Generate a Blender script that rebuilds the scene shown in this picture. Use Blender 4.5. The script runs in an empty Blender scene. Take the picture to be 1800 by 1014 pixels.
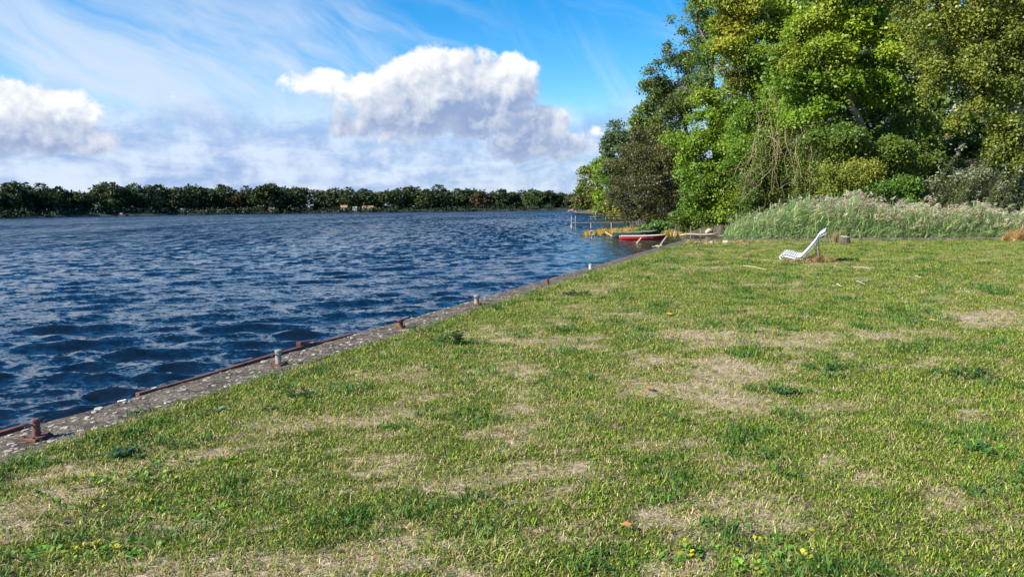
import bpy, math, random
import numpy as np
from mathutils import Matrix, Vector
rad = math.radians
sc = bpy.context.scene
COL = sc.collection
rng = np.random.default_rng(11)
random.seed(5)

# ------------------------------------------------------------------ camera, sky, sun, exposure
EYE = np.array([0.0, 0.0, 1.7]); FPX = 1360.0; PITCH = rad(6.02); ROLL = rad(-0.6)
cam = bpy.data.objects.new('camera', bpy.data.cameras.new('camera'))
COL.objects.link(cam); sc.camera = cam
cam.data.sensor_width = 36.0; cam.data.lens = 36.0 * FPX / 1800.0
cam.data.clip_start = 0.1; cam.data.clip_end = 6000.0
RM = Matrix.Rotation(math.pi / 2 - PITCH, 3, 'X') @ Matrix.Rotation(ROLL, 3, 'Z')
cam.matrix_world = Matrix.Translation(Vector(EYE)) @ RM.to_4x4()
RN = np.array(RM)

def ray(px, py):
    return RN @ np.array([(px - 900) / FPX, (507 - py) / FPX, -1.0])
def at(px, py, z=0.0):                       # the ground point seen at a pixel of the photograph
    d = ray(px, py); return EYE + d * ((z - EYE[2]) / d[2])
def atY(px, py, Y):                          # the point at a known distance Y
    d = ray(px, py); return EYE + d * (Y / d[1])

SUN_AZ, SUN_EL = rad(-116), rad(34)
SUN_STRENGTH, SKY_STRENGTH = 5.0, 0.086
sc.view_settings.view_transform = 'Standard'; sc.view_settings.look = 'None'
sc.view_settings.exposure = 0.98; sc.view_settings.gamma = 1.0
sc.view_settings.use_curve_mapping = False

class X:                                     # node sockets with arithmetic
    def __init__(s, nt, k): s.nt, s.k = nt, k
    def _m(s, op, *a, clamp=False):
        n = s.nt.nodes.new('ShaderNodeMath'); n.operation = op; n.use_clamp = clamp
        for i, v in enumerate((s,) + a):
            if isinstance(v, X): s.nt.links.new(v.k, n.inputs[i])
            else: n.inputs[i].default_value = v
        return X(s.nt, n.outputs[0])
    def __add__(s, o): return s._m('ADD', o)
    __radd__ = __add__
    def __sub__(s, o): return s._m('SUBTRACT', o)
    def __rsub__(s, o): return s._m('MULTIPLY', -1.0)._m('ADD', o)
    def __mul__(s, o): return s._m('MULTIPLY', o)
    __rmul__ = __mul__
    def __truediv__(s, o): return s._m('DIVIDE', o)
    def pw(s, o): return s._m('POWER', o)
    def mx(s, o): return s._m('MAXIMUM', o)
    def mn(s, o): return s._m('MINIMUM', o)
    def smx(s, o, d): return s._m('SMOOTH_MAX', o, d)
    def clamp(s): return s._m('ADD', 0.0, clamp=True)
    def ss(s, lo, hi):
        n = s.nt.nodes.new('ShaderNodeMapRange'); n.interpolation_type = 'SMOOTHSTEP'; n.clamp = True
        s.nt.links.new(s.k, n.inputs[0]); n.inputs[1].default_value = lo; n.inputs[2].default_value = hi
        return X(s.nt, n.outputs[0])

def node(nt, typ, ins=None, **kw):
    n = nt.nodes.new(typ)
    for k, v in kw.items(): setattr(n, k, v)
    for k, v in (ins or {}).items():
        if isinstance(v, X): v = v.k
        if hasattr(v, 'is_output'): nt.links.new(v, n.inputs[k])
        else: n.inputs[k].default_value = v
    return n
def noise(nt, vec, scale, detail=4.0, rough=0.55, dist=0.0, w=0.0, dims='3D'):
    n = node(nt, 'ShaderNodeTexNoise', {'Scale': scale, 'Detail': detail, 'Roughness': rough, 'Distortion': dist}, noise_dimensions=dims)
    if vec is not None: nt.links.new(vec.k if isinstance(vec, X) else vec, n.inputs['Vector'])
    if dims == '4D': n.inputs['W'].default_value = w
    return X(nt, n.outputs[0])
def vecn(nt, x, y, z=0.0):
    return node(nt, 'ShaderNodeCombineXYZ', {0: x, 1: y, 2: z}).outputs[0]
def mixc(nt, f, a, b):
    n = nt.nodes.new('ShaderNodeMix'); n.data_type = 'RGBA'; n.clamp_factor = True
    for i, v in ((0, f), (6, a), (7, b)):
        if isinstance(v, X): v = v.k
        if hasattr(v, 'is_output'): nt.links.new(v, n.inputs[i])
        elif i == 0: n.inputs[0].default_value = v
        else: n.inputs[i].default_value = tuple(v) + (1.0,) if len(v) == 3 else v
    return n.outputs[2]

def build_sky():
    w = bpy.data.worlds.new('World'); sc.world = w; w.use_nodes = True
    nt = w.node_tree; bg = nt.nodes['Background']; bg.inputs[1].default_value = SKY_STRENGTH
    sky = node(nt, 'ShaderNodeTexSky', sky_type='NISHITA', sun_disc=False, sun_elevation=SUN_EL, sun_rotation=SUN_AZ,
               air_density=1.0, dust_density=0.25, ozone_density=3.0, altitude=100.0)
    tc = nt.nodes.new('ShaderNodeTexCoord'); D = tc.outputs['Generated']
    sp = node(nt, 'ShaderNodeSeparateXYZ', {0: D})
    x, y, z = (X(nt, o) for o in sp.outputs)
    az = x._m('ARCTAN2', y); el = z._m('ARCSINE')
    def ae(px, py):
        d = ray(px, py); d = d / np.linalg.norm(d); return math.atan2(d[0], d[1]), math.asin(d[2])
    # heaps of cumulus: (px, py, radius x, radius y) in the photograph, kept as directions
    lobes = [(800, 155, 128, 70, 1, 252), (812, 140, 85, 56, 1, 252), (748, 175, 100, 62, 1, 246), (876, 172, 66, 56, 1, 250), (850, 205, 95, 56, 1, 252), (650, 172, 135, 46, .62, 230), (560, 148, 90, 32, .42, 204), (880, 152, 56, 58, 1, 250),
             (700, 205, 120, 48, 1, 248), (952, 222, 50, 40, .9, 282), (935, 255, 95, 40, .8, 284), (990, 264, 55, 28, .6, 284),
             (38, 205, 64, 50, 1, 276), (-60, 210, 110, 66, 1, 276), (112, 214, 56, 44, 1, 272), (150, 246, 56, 30, 1, 272), (20, 255, 120, 34, 1, 280), (430, 168, 60, 34, -.25), (280, 160, 70, 44, -.3), (510, 150, 50, 26, .0),
             (1054, 230, 34, 22, .05), (1066, 272, 40, 34, .1), (1030, 255, 50, 24, .0),
             (-420, 150, 200, 90), (-640, 190, 150, 80), (1500, 150, 190, 90), (1720, 200, 160, 60), (2150, 120, 220, 120)]
    L = [(*ae(q[0], q[1]), q[2] / FPX, q[3] / FPX, q[4] if len(q) > 4 else 1.0, ae(q[0], q[5])[1] if len(q) > 5 else None) for q in lobes]
    big = noise(nt, D, 13.0, 9.0, 0.60, 0.15)
    fine = noise(nt, D, 46.0, 7.0, 0.62, 0.2)
    def puffs(off):                          # rounded cauliflower heads
        wv = node(nt, 'ShaderNodeTexNoise', {'Vector': D, 'Scale': 24.0, 'Detail': 2.0})
        wo = node(nt, 'ShaderNodeVectorMath', {0: wv.outputs['Color'], 1: (0.022, 0.022, 0.022), 2: D}, operation='MULTIPLY_ADD').outputs[0]
        wo = node(nt, 'ShaderNodeVectorMath', {0: wo, 1: off}, operation='ADD').outputs[0]
        v = node(nt, 'ShaderNodeTexVoronoi', {'Vector': wo, 'Scale': 22.0, 'Detail': 3.0, 'Roughness': 0.55, 'Lacunarity': 2.1}, normalize=True)
        return X(nt, v.outputs['Distance'])
    pf = puffs((0, 0, 0)); pf2 = puffs((-0.006, 0.0, 0.009))
    def field(a, e):
        f = None
        for a0, e0, ra, re, wt, eb in L:
            da = (a - a0) * (1 / ra); de = (e - e0) * (1 / re)
            v = wt - (da * da + de * de)
            if eb is not None: v = v.mn((e - eb) * 42.0)
            f = v if f is None else f.smx(v, 0.35)
        return f
    f0 = field(az, el)
    turb = (big - 0.5) * 2.6 + (fine - 0.5) * 0.9 + (0.34 - pf) * 1.3
    f = f0 + turb
    cum = f.ss(-0.06, 0.40)
    # how much cloud lies between this direction and the sun: the same field a little way up and to the left
    big2 = noise(nt, node(nt, 'ShaderNodeVectorMath', {0: D, 1: (-0.022, 0.0, 0.03)}, operation='ADD').outputs[0], 13.0, 7.0, 0.60, 0.15)
    fine2 = noise(nt, node(nt, 'ShaderNodeVectorMath', {0: D, 1: (-0.008, 0.0, 0.010)}, operation='ADD').outputs[0], 46.0, 5.0, 0.62, 0.2)
    f2 = field(az + (-0.022), el + 0.046)
    litc = ((f0 - f2) * 0.36 + 0.13 + (big - big2) * 1.1 + (fine - fine2) * 0.6 + (pf2 - pf) * 2.3).clamp()
    thin = 1.0 - f.ss(0.1, 0.9)
    lit = (litc + thin * 0.18).clamp()
    ccol = mixc(nt, lit, (1.85, 2.5, 3.95), (5.9, 6.0, 6.1))
    # low bank of soft cloud towards the horizon
    vb = vecn(nt, az * 4.5, el * 12.0, 0.0)
    bn = noise(nt, vb, 1.9, 8.0, 0.6, 0.5)
    be = el.ss(0.17, 0.07)
    bank = (bn + be * 0.55 - 0.52).ss(0.0, 0.36) * be * 0.88
    bn2 = noise(nt, vecn(nt, az * 4.5 + 7.3, el * 13.0 - 0.25, 3.0), 2.6, 8.0, 0.6, 0.4)
    bcol = mixc(nt, (bn2 * 0.7 + (0.34 - pf) * 0.35 + (fine - 0.5) * 0.3 + 0.12).ss(0.34, 0.62), (1.85, 2.75, 4.75), (4.2, 4.85, 6.0))
    # high streaks of cirrus, fanning out from the left
    th = rad(-24)
    s = az * math.cos(th) + el * math.sin(th); t = el * math.cos(th) - az * math.sin(th)
    warp = noise(nt, vecn(nt, s * 2.0, t * 2.0, 1.0), 1.6, 3.0, 0.5)
    c1 = noise(nt, vecn(nt, s * 1.5 + warp * 0.5, t * 9.0 + warp * 1.2, 0.0), 2.0, 7.0, 0.6, 0.3)
    wl = az.ss(0.02, -0.34)
    cir = (c1 + wl * 0.30 - 0.50).ss(0.0, 0.46) * 0.80 * el.ss(0.36, 0.17)
    th2 = rad(-58)
    s2 = az * math.cos(th2) + el * math.sin(th2); t2 = el * math.cos(th2) - az * math.sin(th2)
    c2 = noise(nt, vecn(nt, s2 * 1.6, t2 * 9.0, 4.0), 2.2, 6.0, 0.6, 0.4)
    cir2 = (c2 - 0.50).ss(0.0, 0.4) * 0.55 * el.ss(0.34, 0.10)
    cirrus = cir.mx(cir2)
    base = sky.outputs[0]
    hs = node(nt, 'ShaderNodeHueSaturation', {'Saturation': 1.5, 'Value': 1.15, 'Color': base}).outputs[0]
    c = mixc(nt, cirrus, hs, (4.5, 5.0, 5.8))
    c = mixc(nt, bank, c, bcol)
    c = mixc(nt, cum, c, ccol)
    nt.links.new(c, bg.inputs[0])
build_sky()
sun = bpy.data.objects.new('sun', bpy.data.lights.new('sun', 'SUN')); COL.objects.link(sun)
sun.data.energy = SUN_STRENGTH; sun.data.angle = rad(0.53); sun.data.color = (1.0, 0.94, 0.84)
sd = Vector((math.sin(SUN_AZ) * math.cos(SUN_EL), math.cos(SUN_AZ) * math.cos(SUN_EL), math.sin(SUN_EL)))
sun.rotation_euler = sd.to_track_quat('Z', 'Y').to_euler(); sun.location = (-30, -15, 40)

# ------------------------------------------------------------------ helpers
def tag(o, label=None, cat=None, group=None, kind=None):
    if label: o['label'] = label
    if cat: o['category'] = cat
    if group: o['group'] = group
    if kind: o['kind'] = kind
    return o
def empty(name, loc=(0, 0, 0), label=None, cat=None, group=None, rz=0.0):
    o = bpy.data.objects.new(name, None); COL.objects.link(o); o.location = loc; o.rotation_euler.z = rz
    o.empty_display_size = 0.3
    return tag(o, label, cat, group)
def mesh_np(name, V, F, mat, tint=None, smooth=False, attrs=None):
    """V (n,3); F: list of (m,k) index arrays"""
    me = bpy.data.meshes.new(name)
    V = np.asarray(V, np.float32); me.vertices.add(len(V)); me.vertices.foreach_set('co', V.ravel())
    F = [np.asarray(f, np.int32) for f in F if len(f)]
    loops = np.concatenate([f.ravel() for f in F]); tot = np.concatenate([np.full(len(f), f.shape[1], np.int32) for f in F])
    st = np.concatenate([[0], np.cumsum(tot)[:-1]]).astype(np.int32)
    me.loops.add(len(loops)); me.loops.foreach_set('vertex_index', loops)
    me.polygons.add(len(tot)); me.polygons.foreach_set('loop_start', st)
    if smooth: me.polygons.foreach_set('use_smooth', np.ones(len(tot), bool))
    me.update(calc_edges=True)
    if tint is not None:
        a = me.attributes.new('tint', 'FLOAT_COLOR', 'POINT')
        t = np.ones((len(V), 4), np.float32); t[:, :3] = tint; a.data.foreach_set('color', t.ravel())
    for k, v in (attrs or {}).items():
        a = me.attributes.new(k, 'FLOAT', 'POINT'); a.data.foreach_set('value', np.asarray(v, np.float32))
    if mat: me.materials.append(mat)
    return me
def link(name, me, parent=None, loc=None):
    o = bpy.data.objects.new(name, me); COL.objects.link(o)
    if parent: o.parent = parent
    if loc is not None: o.location = loc
    return o

class MB:                                    # small solid pieces gathered into one mesh
    def __init__(s): s.v, s.f = [], []
    def poly(s, vs, fs):
        b = len(s.v); s.v += [tuple(map(float, p)) for p in vs]; s.f += [tuple(b + i for i in f) for f in fs]
    def hexa(s, p):                          # eight corners, bottom then top
        s.poly(p, [(3, 2, 1, 0), (4, 5, 6, 7), (0, 1, 5, 4), (1, 2, 6, 5), (2, 3, 7, 6), (3, 0, 4, 7)])
    def box(s, c, d, rz=0.0, bev=0.0):
        cx, cy, cz = c; a, b, h = (v / 2 for v in d); co, si = math.cos(rz), math.sin(rz)
        def P(x, y, z): return (cx + x * co - y * si, cy + x * si + y * co, cz + z)
        s.hexa([P(-a, -b, -h), P(a, -b, -h), P(a, b, -h), P(-a, b, -h), P(-a, -b, h), P(a, -b, h), P(a, b, h), P(-a, b, h)])
    def bar(s, p, q, w, h=None):             # straight bar between two points
        p, q = np.array(p, float), np.array(q, float); h = h or w
        d = q - p; d /= np.linalg.norm(d); up = np.array([0, 0, 1.0]) if abs(d[2]) < 0.95 else np.array([0, 1.0, 0])
        a = np.cross(d, up); a /= np.linalg.norm(a); b = np.cross(a, d); a *= w / 2; b *= h / 2
        s.hexa([p - a - b, p + a - b, q + a - b, q - a - b, p - a + b, p + a + b, q + a + b, q - a + b])
    def tube(s, pts, r, n=8, cap=True):
        pts = [np.array(p, float) for p in pts]; m = len(pts)
        r = [r] * m if np.isscalar(r) else list(r); b = len(s.v); ref = None
        for i, p in enumerate(pts):
            d = pts[min(i + 1, m - 1)] - pts[max(i - 1, 0)]; d /= (np.linalg.norm(d) + 1e-9)
            if ref is None: ref = np.array([1.0, 0, 0]) if abs(d[0]) < 0.8 else np.array([0, 1.0, 0])
            a = np.cross(d, ref); a /= np.linalg.norm(a); c = np.cross(d, a); ref = np.cross(a, d)
            for k in range(n):
                t = 2 * math.pi * k / n; s.v.append(tuple(p + (a * math.cos(t) + c * math.sin(t)) * r[i]))
        for i in range(m - 1):
            for k in range(n):
                k2 = (k + 1) % n
                s.f.append((b + i * n + k, b + i * n + k2, b + (i + 1) * n + k2, b + (i + 1) * n + k))
        if cap:
            s.f.append(tuple(b + k for k in range(n))[::-1]); s.f.append(tuple(b + (m - 1) * n + k for k in range(n)))
    def mesh(s, name, mat, smooth=False):
        me = bpy.data.meshes.new(name); me.from_pydata(s.v, [], s.f); me.materials.append(mat)
        if smooth:
            me.polygons.foreach_set('use_smooth', np.ones(len(me.polygons), bool))
        me.update(); return me
    def build(s, name, mat, parent=None, smooth=False, bevel=0.0, loc=None):
        o = link(name, s.mesh(name, mat, smooth), parent, loc)
        if bevel:
            m = o.modifiers.new('bevel', 'BEVEL'); m.width = bevel; m.segments = 2; m.limit_method = 'ANGLE'
        return o

def new_mat(name):
    m = bpy.data.materials.new(name); m.use_nodes = True
    nt = m.node_tree; return m, nt, nt.nodes['Principled BSDF']
def wear_mat(name, c1, c2, scale=6.0, rough=0.7, bump=0.3, bdist=0.01, c3=None, t3=(0.62, 0.7), s3=None, metallic=0.0):
    m, nt, bs = new_mat(name)
    tc = nt.nodes.new('ShaderNodeTexCoord'); g = nt.nodes.new('ShaderNodeNewGeometry'); P = g.outputs['Position']
    n1 = noise(nt, P, scale, 8.0, 0.65); n2 = noise(nt, P, scale * 7, 5.0, 0.6)
    c = mixc(nt, (n1 * 0.7 + n2 * 0.3).ss(0.35, 0.65), c1, c2)
    if c3: c = mixc(nt, noise(nt, P, s3 or scale * 2.3, 6.0, 0.6).ss(*t3), c, c3)
    nt.links.new(c, bs.inputs['Base Color']); bs.inputs['Roughness'].default_value = rough; bs.inputs['Metallic'].default_value = metallic
    b = node(nt, 'ShaderNodeBump', {'Strength': bump, 'Distance': bdist, 'Height': n2 * 0.6 + n1})
    nt.links.new(b.outputs[0], bs.inputs['Normal'])
    return m
def leaf_mat(name, trans=0.35, rough=0.45, gain=1.0, spec=0.35, warm=(1.15, 1.1, 0.5)):
    m, nt, bs = new_mat(name)
    a = node(nt, 'ShaderNodeAttribute', attribute_name='tint')
    bs.inputs['Roughness'].default_value = rough; bs.inputs['Specular IOR Level'].default_value = spec
    nt.links.new(a.outputs['Color'], bs.inputs['Base Color'])
    tcol = node(nt, 'ShaderNodeMix', {0: 1.0, 6: a.outputs['Color'], 7: (*warm, 1)}, data_type='RGBA', blend_type='MULTIPLY').outputs[2]
    tr = node(nt, 'ShaderNodeBsdfTranslucent', {0: tcol})
    mx = node(nt, 'ShaderNodeMixShader', {0: trans, 1: bs.outputs[0], 2: tr.outputs[0]})
    nt.links.new(mx.outputs[0], nt.nodes['Material Output'].inputs[0])
    return m

_lat = np.random.default_rng(3).random((64, 64))
def vnoise(x, y):
    xi, yi = np.floor(x).astype(int), np.floor(y).astype(int); fx, fy = x - xi, y - yi
    fx = fx * fx * (3 - 2 * fx); fy = fy * fy * (3 - 2 * fy)
    g = lambda i, j: _lat[i % 64, j % 64]
    return (g(xi, yi) * (1 - fx) + g(xi + 1, yi) * fx) * (1 - fy) + (g(xi, yi + 1) * (1 - fx) + g(xi + 1, yi + 1) * fx) * fy
def fbm(x, y, o=4):
    s, a, t = 0, 1.0, 0
    for i in range(o):
        s = s + a * vnoise(x * 2 ** i + 17.3 * i, y * 2 ** i + 9.1 * i); t += a; a *= 0.55
    return s / t
def sstep(v, a, b):
    t = np.clip((v - a) / (b - a), 0, 1); return t * t * (3 - 2 * t)

M_LEAF = leaf_mat('leaf')
M_FARLEAF = leaf_mat('far_leaf', trans=0.15, rough=0.6, spec=0.2)
M_BARK = wear_mat('bark', (0.10, 0.085, 0.065), (0.22, 0.19, 0.15), 9, 0.9, 0.8, 0.04)
M_TRUNK = wear_mat('sunlit_trunk', (0.16, 0.13, 0.10), (0.36, 0.31, 0.25), 5, 0.9, 0.8, 0.04)  # bark lightened in colour for sunlight on the leaning trunk
M_TWIG = wear_mat('twig', (0.20, 0.15, 0.08), (0.36, 0.28, 0.16), 6, 0.9, 0.3)
M_CONC = wear_mat('concrete', (0.20, 0.175, 0.14), (0.40, 0.37, 0.32), 5, 0.9, 0.8, 0.02, (0.52, 0.50, 0.45), (0.6, 0.66), 16)
M_RUST = wear_mat('rust', (0.075, 0.028, 0.02), (0.19, 0.07, 0.045), 14, 0.75, 0.4, 0.006)
M_PIPE = wear_mat('weathered_pipe', (0.22, 0.19, 0.15), (0.34, 0.30, 0.24), 20, 0.6, 0.3, 0.004, (0.30, 0.14, 0.06), (0.6, 0.7), 30)
M_WHITE = wear_mat('white_paint', (0.56, 0.57, 0.57), (0.68, 0.69, 0.68), 9, 0.55, 0.2, 0.003, (0.42, 0.41, 0.36), (0.66, 0.74), 22)
M_WOOD = wear_mat('grey_wood', (0.20, 0.18, 0.15), (0.34, 0.31, 0.26), 8, 0.85, 0.4, 0.008)
M_DARKWOOD = wear_mat('dark_wood', (0.05, 0.04, 0.03), (0.10, 0.08, 0.06), 8, 0.9, 0.5, 0.01)
M_PALEWOOD = wear_mat('pale_wood', (0.29, 0.245, 0.17), (0.44, 0.38, 0.28), 8, 0.8, 0.3, 0.008)

WATER_Z = -0.75
# quay line: outer edge of the coping, from behind the camera to the corner
QA = np.array([-6.0 + 0.0, 0.35]); 
QDIR = np.array([0.359, 0.933]); QDIR /= np.linalg.norm(QDIR); QN = np.array([QDIR[1], -QDIR[0]])
Q0 = np.array([-3.91, 5.74])
def quay(s, off=0.0): p = Q0 + QDIR * s + QN * off; return p        # s metres along from the nearest bollard
CORNER = quay(33.0)                          # about (8.0, 36.5)
BEND = np.array([40.0, 33.2])
BD = (BEND - CORNER) / np.linalg.norm(BEND - CORNER); BN = np.array([BD[1], -BD[0]])
if BN[1] > 0: BN = -BN                       # towards the lawn
COPE = 0.66

# ------------------------------------------------------------------ lake
def build_water():
    nr, na = 600, 500
    r = np.concatenate([4.2 * (1500 / 4.2) ** (np.linspace(0, 1, nr))])
    a = np.radians(np.linspace(-52, 44, na))
    Rr, A = np.meshgrid(r, a, indexing='ij')
    x, y = Rr * np.sin(A), Rr * np.cos(A)
    dr = Rr * math.log(1500 / 4.2) / nr
    h = np.zeros_like(x); ox = np.zeros_like(x); oy = np.zeros_like(x)
    g = np.random.default_rng(21)
    # sheltered water in the lee of the quay corner and along the right bank
    dist_shore = np.hypot(np.maximum(0, 10 - x), np.maximum(0, 44 - y)) 
    calm = 0.30 + 0.70 * sstep(np.where(x > 0.16 * y - 1.0, 0, (0.16 * y - 1.0 - x)), 0.0, 7.0)
    calm = np.where(y < 34, 1.0, calm); calm = np.where((y >= 30) & (y < 42), np.maximum(calm, 1 - (y - 30) / 12), calm)
    gust = 0.75 + 0.5 * fbm(x / 9.0 + 40, y / 14.0 + 40, 3)
    for lam, amp, n, spread in ((2.4, 0.010, 7, 18), (1.5, 0.013, 12, 22), (0.95, 0.0150, 18, 26), (0.62, 0.0145, 26, 34), (0.40, 0.0110, 28, 46), (0.25, 0.0068, 24, 60)):
        for i in range(n):
            l = lam * math.exp(g.normal(0, 0.2)); th = rad(-68 + g.normal(0, spread)); k = 2 * math.pi / l
            kx, ky = k * math.cos(th), k * math.sin(th)
            att = sstep(l / dr, 2.2, 6.0)
            ph = kx * x + ky * y + g.uniform(0, 6.28)
            am = amp * att * math.sqrt(6.0 / n) * g.uniform(0.6, 1.3)
            h += am * np.cos(ph); sn = np.sin(ph) * am * 0.95
            ox -= sn * math.cos(th); oy -= sn * math.sin(th)
    m = calm * gust
    V = np.stack([x + ox * m, y + oy * m, WATER_Z + h * m], -1).reshape(-1, 3)
    i = np.arange(nr * na).reshape(nr, na)
    F = np.stack([i[:-1, :-1], i[:-1, 1:], i[1:, 1:], i[1:, :-1]], -1).reshape(-1, 4)
    m_, nt, bs = new_mat('lake_water')
    P = nt.nodes.new('ShaderNodeNewGeometry').outputs['Position']
    bs.inputs['Base Color'].default_value = (0.006, 0.018, 0.045, 1); nt.links.new((X(nt, node(nt, 'ShaderNodeAttribute', attribute_name='unres').outputs['Fac']) * 0.08 + 0.05).k, bs.inputs['Roughness'])
    bs.inputs['IOR'].default_value = 1.333; bs.inputs['Specular IOR Level'].default_value = 0.38
    at_ = node(nt, 'ShaderNodeAttribute', attribute_name='calm')
    cf = X(nt, at_.outputs['Fac'])
    bs_c = mixc(nt, cf, (0.030, 0.026, 0.010), (0.004, 0.009, 0.018)); nt.links.new(bs_c, bs.inputs['Base Color'])
    un = X(nt, node(nt, 'ShaderNodeAttribute', attribute_name='unres').outputs['Fac'])
    G = nt.nodes.new('ShaderNodeNewGeometry')
    def slopes(scale, sx, sy, detail, rough):    # two independent slope fields of wind ripples, scale in waves per metre
        mp = node(nt, 'ShaderNodeMapping', {'Vector': P, 'Rotation': (0, 0, rad(-14)), 'Scale': (scale[0], scale[1], 1)})
        n = node(nt, 'ShaderNodeTexNoise', {'Vector': mp.outputs[0], 'Scale': 1.0, 'Detail': detail, 'Roughness': rough})
        v = node(nt, 'ShaderNodeVectorMath', {0: n.outputs['Color'], 1: (0.5, 0.5, 0.5)}, operation='SUBTRACT')
        return node(nt, 'ShaderNodeVectorMath', {0: v.outputs[0], 1: (sx, sy, 0)}, operation='MULTIPLY').outputs[0]
    def scaled(v, f): return node(nt, 'ShaderNodeVectorMath', {0: v, 'Scale': f}, operation='SCALE').outputs[0]
    def plus(a, b): return node(nt, 'ShaderNodeVectorMath', {0: a, 1: b}, operation='ADD').outputs[0]
    near = plus(slopes((3.4, 6.0), 0.65, 0.95, 2.0, 0.6), slopes((12.0, 18.0), 0.55, 0.75, 2.0, 0.6))
    mid = slopes((1.7, 1.9), 0.5, 1.7, 3.0, 0.68)
    far = plus(slopes((1.7, 0.30), 0.35, 2.7, 4.0, 0.78), slopes((0.07, 0.022), 0.1, 0.8, 3.0, 0.6))
    u1 = un.ss(0.0, 0.45); u2 = un.ss(0.25, 0.9)
    sl = plus(plus(scaled(near, 1.0 - u1 * 0.75), scaled(mid, u1 * (1.0 - u2 * 0.6))), scaled(far, u2))
    sl = plus(sl, node(nt, 'ShaderNodeCombineXYZ', {1: u1 * -0.10 - u2 * 0.08}).outputs[0])
    sl = scaled(sl, cf * 0.9 + 0.1)
    nv = node(nt, 'ShaderNodeVectorMath', {0: plus(G.outputs['Normal'], sl)}, operation='NORMALIZE')
    nt.links.new(nv.outputs[0], bs.inputs['Normal'])
    # broken crests: flecks of foam where the chop is highest
    me = mesh_np('lake_water', V, [F], m_, smooth=True, attrs={'calm': m.ravel().clip(0, 1), 'unres': sstep(np.log(Rr), math.log(14), math.log(160)).ravel()})
    tag(link('lake_water', me), kind='structure')
build_water()

# ------------------------------------------------------------------ lawn (ground under the grass)
def lawn_fields(x, y):
    """how dry the turf is, 0 green to 1 bare straw, and how lush"""
    n = fbm(x * 0.55 + 3, y * 0.42 + 5, 5); n2 = fbm(x * 2.1 + 31, y * 1.7 + 11, 4); n3_ = fbm(x * 6.5 + 3, y * 5.5 + 41, 3)
    dry = 0.42 + (n - 0.5) * 1.6 + (n2 - 0.5) * 2.2 + (n3_ - 0.5) * 2.2 - 0.09 - 0.09 * sstep(y, 12, 20)
    for px, py, rx, ry, w in DRY:
        c = at(px, py); k_ = 0.88 if w > 0 else 1.0; rx, ry = rx * k_, ry * k_; q = ((x - c[0]) / rx) ** 2 + ((y - c[1]) / ry) ** 2
        dry = dry + w * np.exp(-q * (1.2 - 0.8 * (n2 - 0.5)))
    s = (x - Q0[0]) * QN[0] + (y - Q0[1]) * QN[1]
    dry = dry - 0.5 * sstep(s, 1.5, 0.7)
    lush = sstep(fbm(x * 2.4 + 70, y * 2.0 + 22, 4), 0.55, 0.70)
    return np.clip(dry, 0, 1), lush
DRY = [(1220, 590, 1.0, 0.9, 0.7), (1330, 640, 1.0, 0.5, 0.7), (1450, 588, 0.45, 0.35, 0.7), (1600, 598, 0.8, 0.8, 0.8), (1730, 558, 1.2, 1.2, 0.55),
       (1380, 728, 0.5, 0.35, 0.6), (1290, 655, 0.8, 0.5, 0.5), (1180, 680, 0.5, 0.3, 0.4), (1060, 520, 0.8, 0.9, 0.5), (1170, 470, 0.9, 1.2, 0.45), (575, 790, 0.22, 0.1, 0.7),
       (30, 900, 0.3, 0.2, 0.4), (430, 850, 0.4, 0.15, 0.2), (1210, 630, 0.6, 0.4, 0.5), (1640, 640, 0.7, 0.4, 0.5), (760, 720, 0.7, 0.4, 0.3), (1000, 590, 0.8, 0.5, 0.25),
       (1300, 520, 2.5, 1.4, -0.55), (1430, 480, 3.0, 1.6, -0.35), (1500, 540, 1.6, 0.8, -0.35), (1150, 545, 1.0, 1.0, -0.4), (350, 900, 0.5, 0.35, -0.45), (560, 870, 0.5, 0.3, -0.3), (300, 760, 0.8, 0.4, -0.35),
       (1660, 690, 1.0, 0.3, -0.4), (1700, 800, 0.8, 0.3, -0.4), (1250, 480, 1.6, 1.4, -0.3), (1600, 445, 3.0, 2.0, -0.4), (820, 640, 0.8, 0.4, -0.2), (650, 770, 0.6, 0.25, -0.25)]
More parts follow.
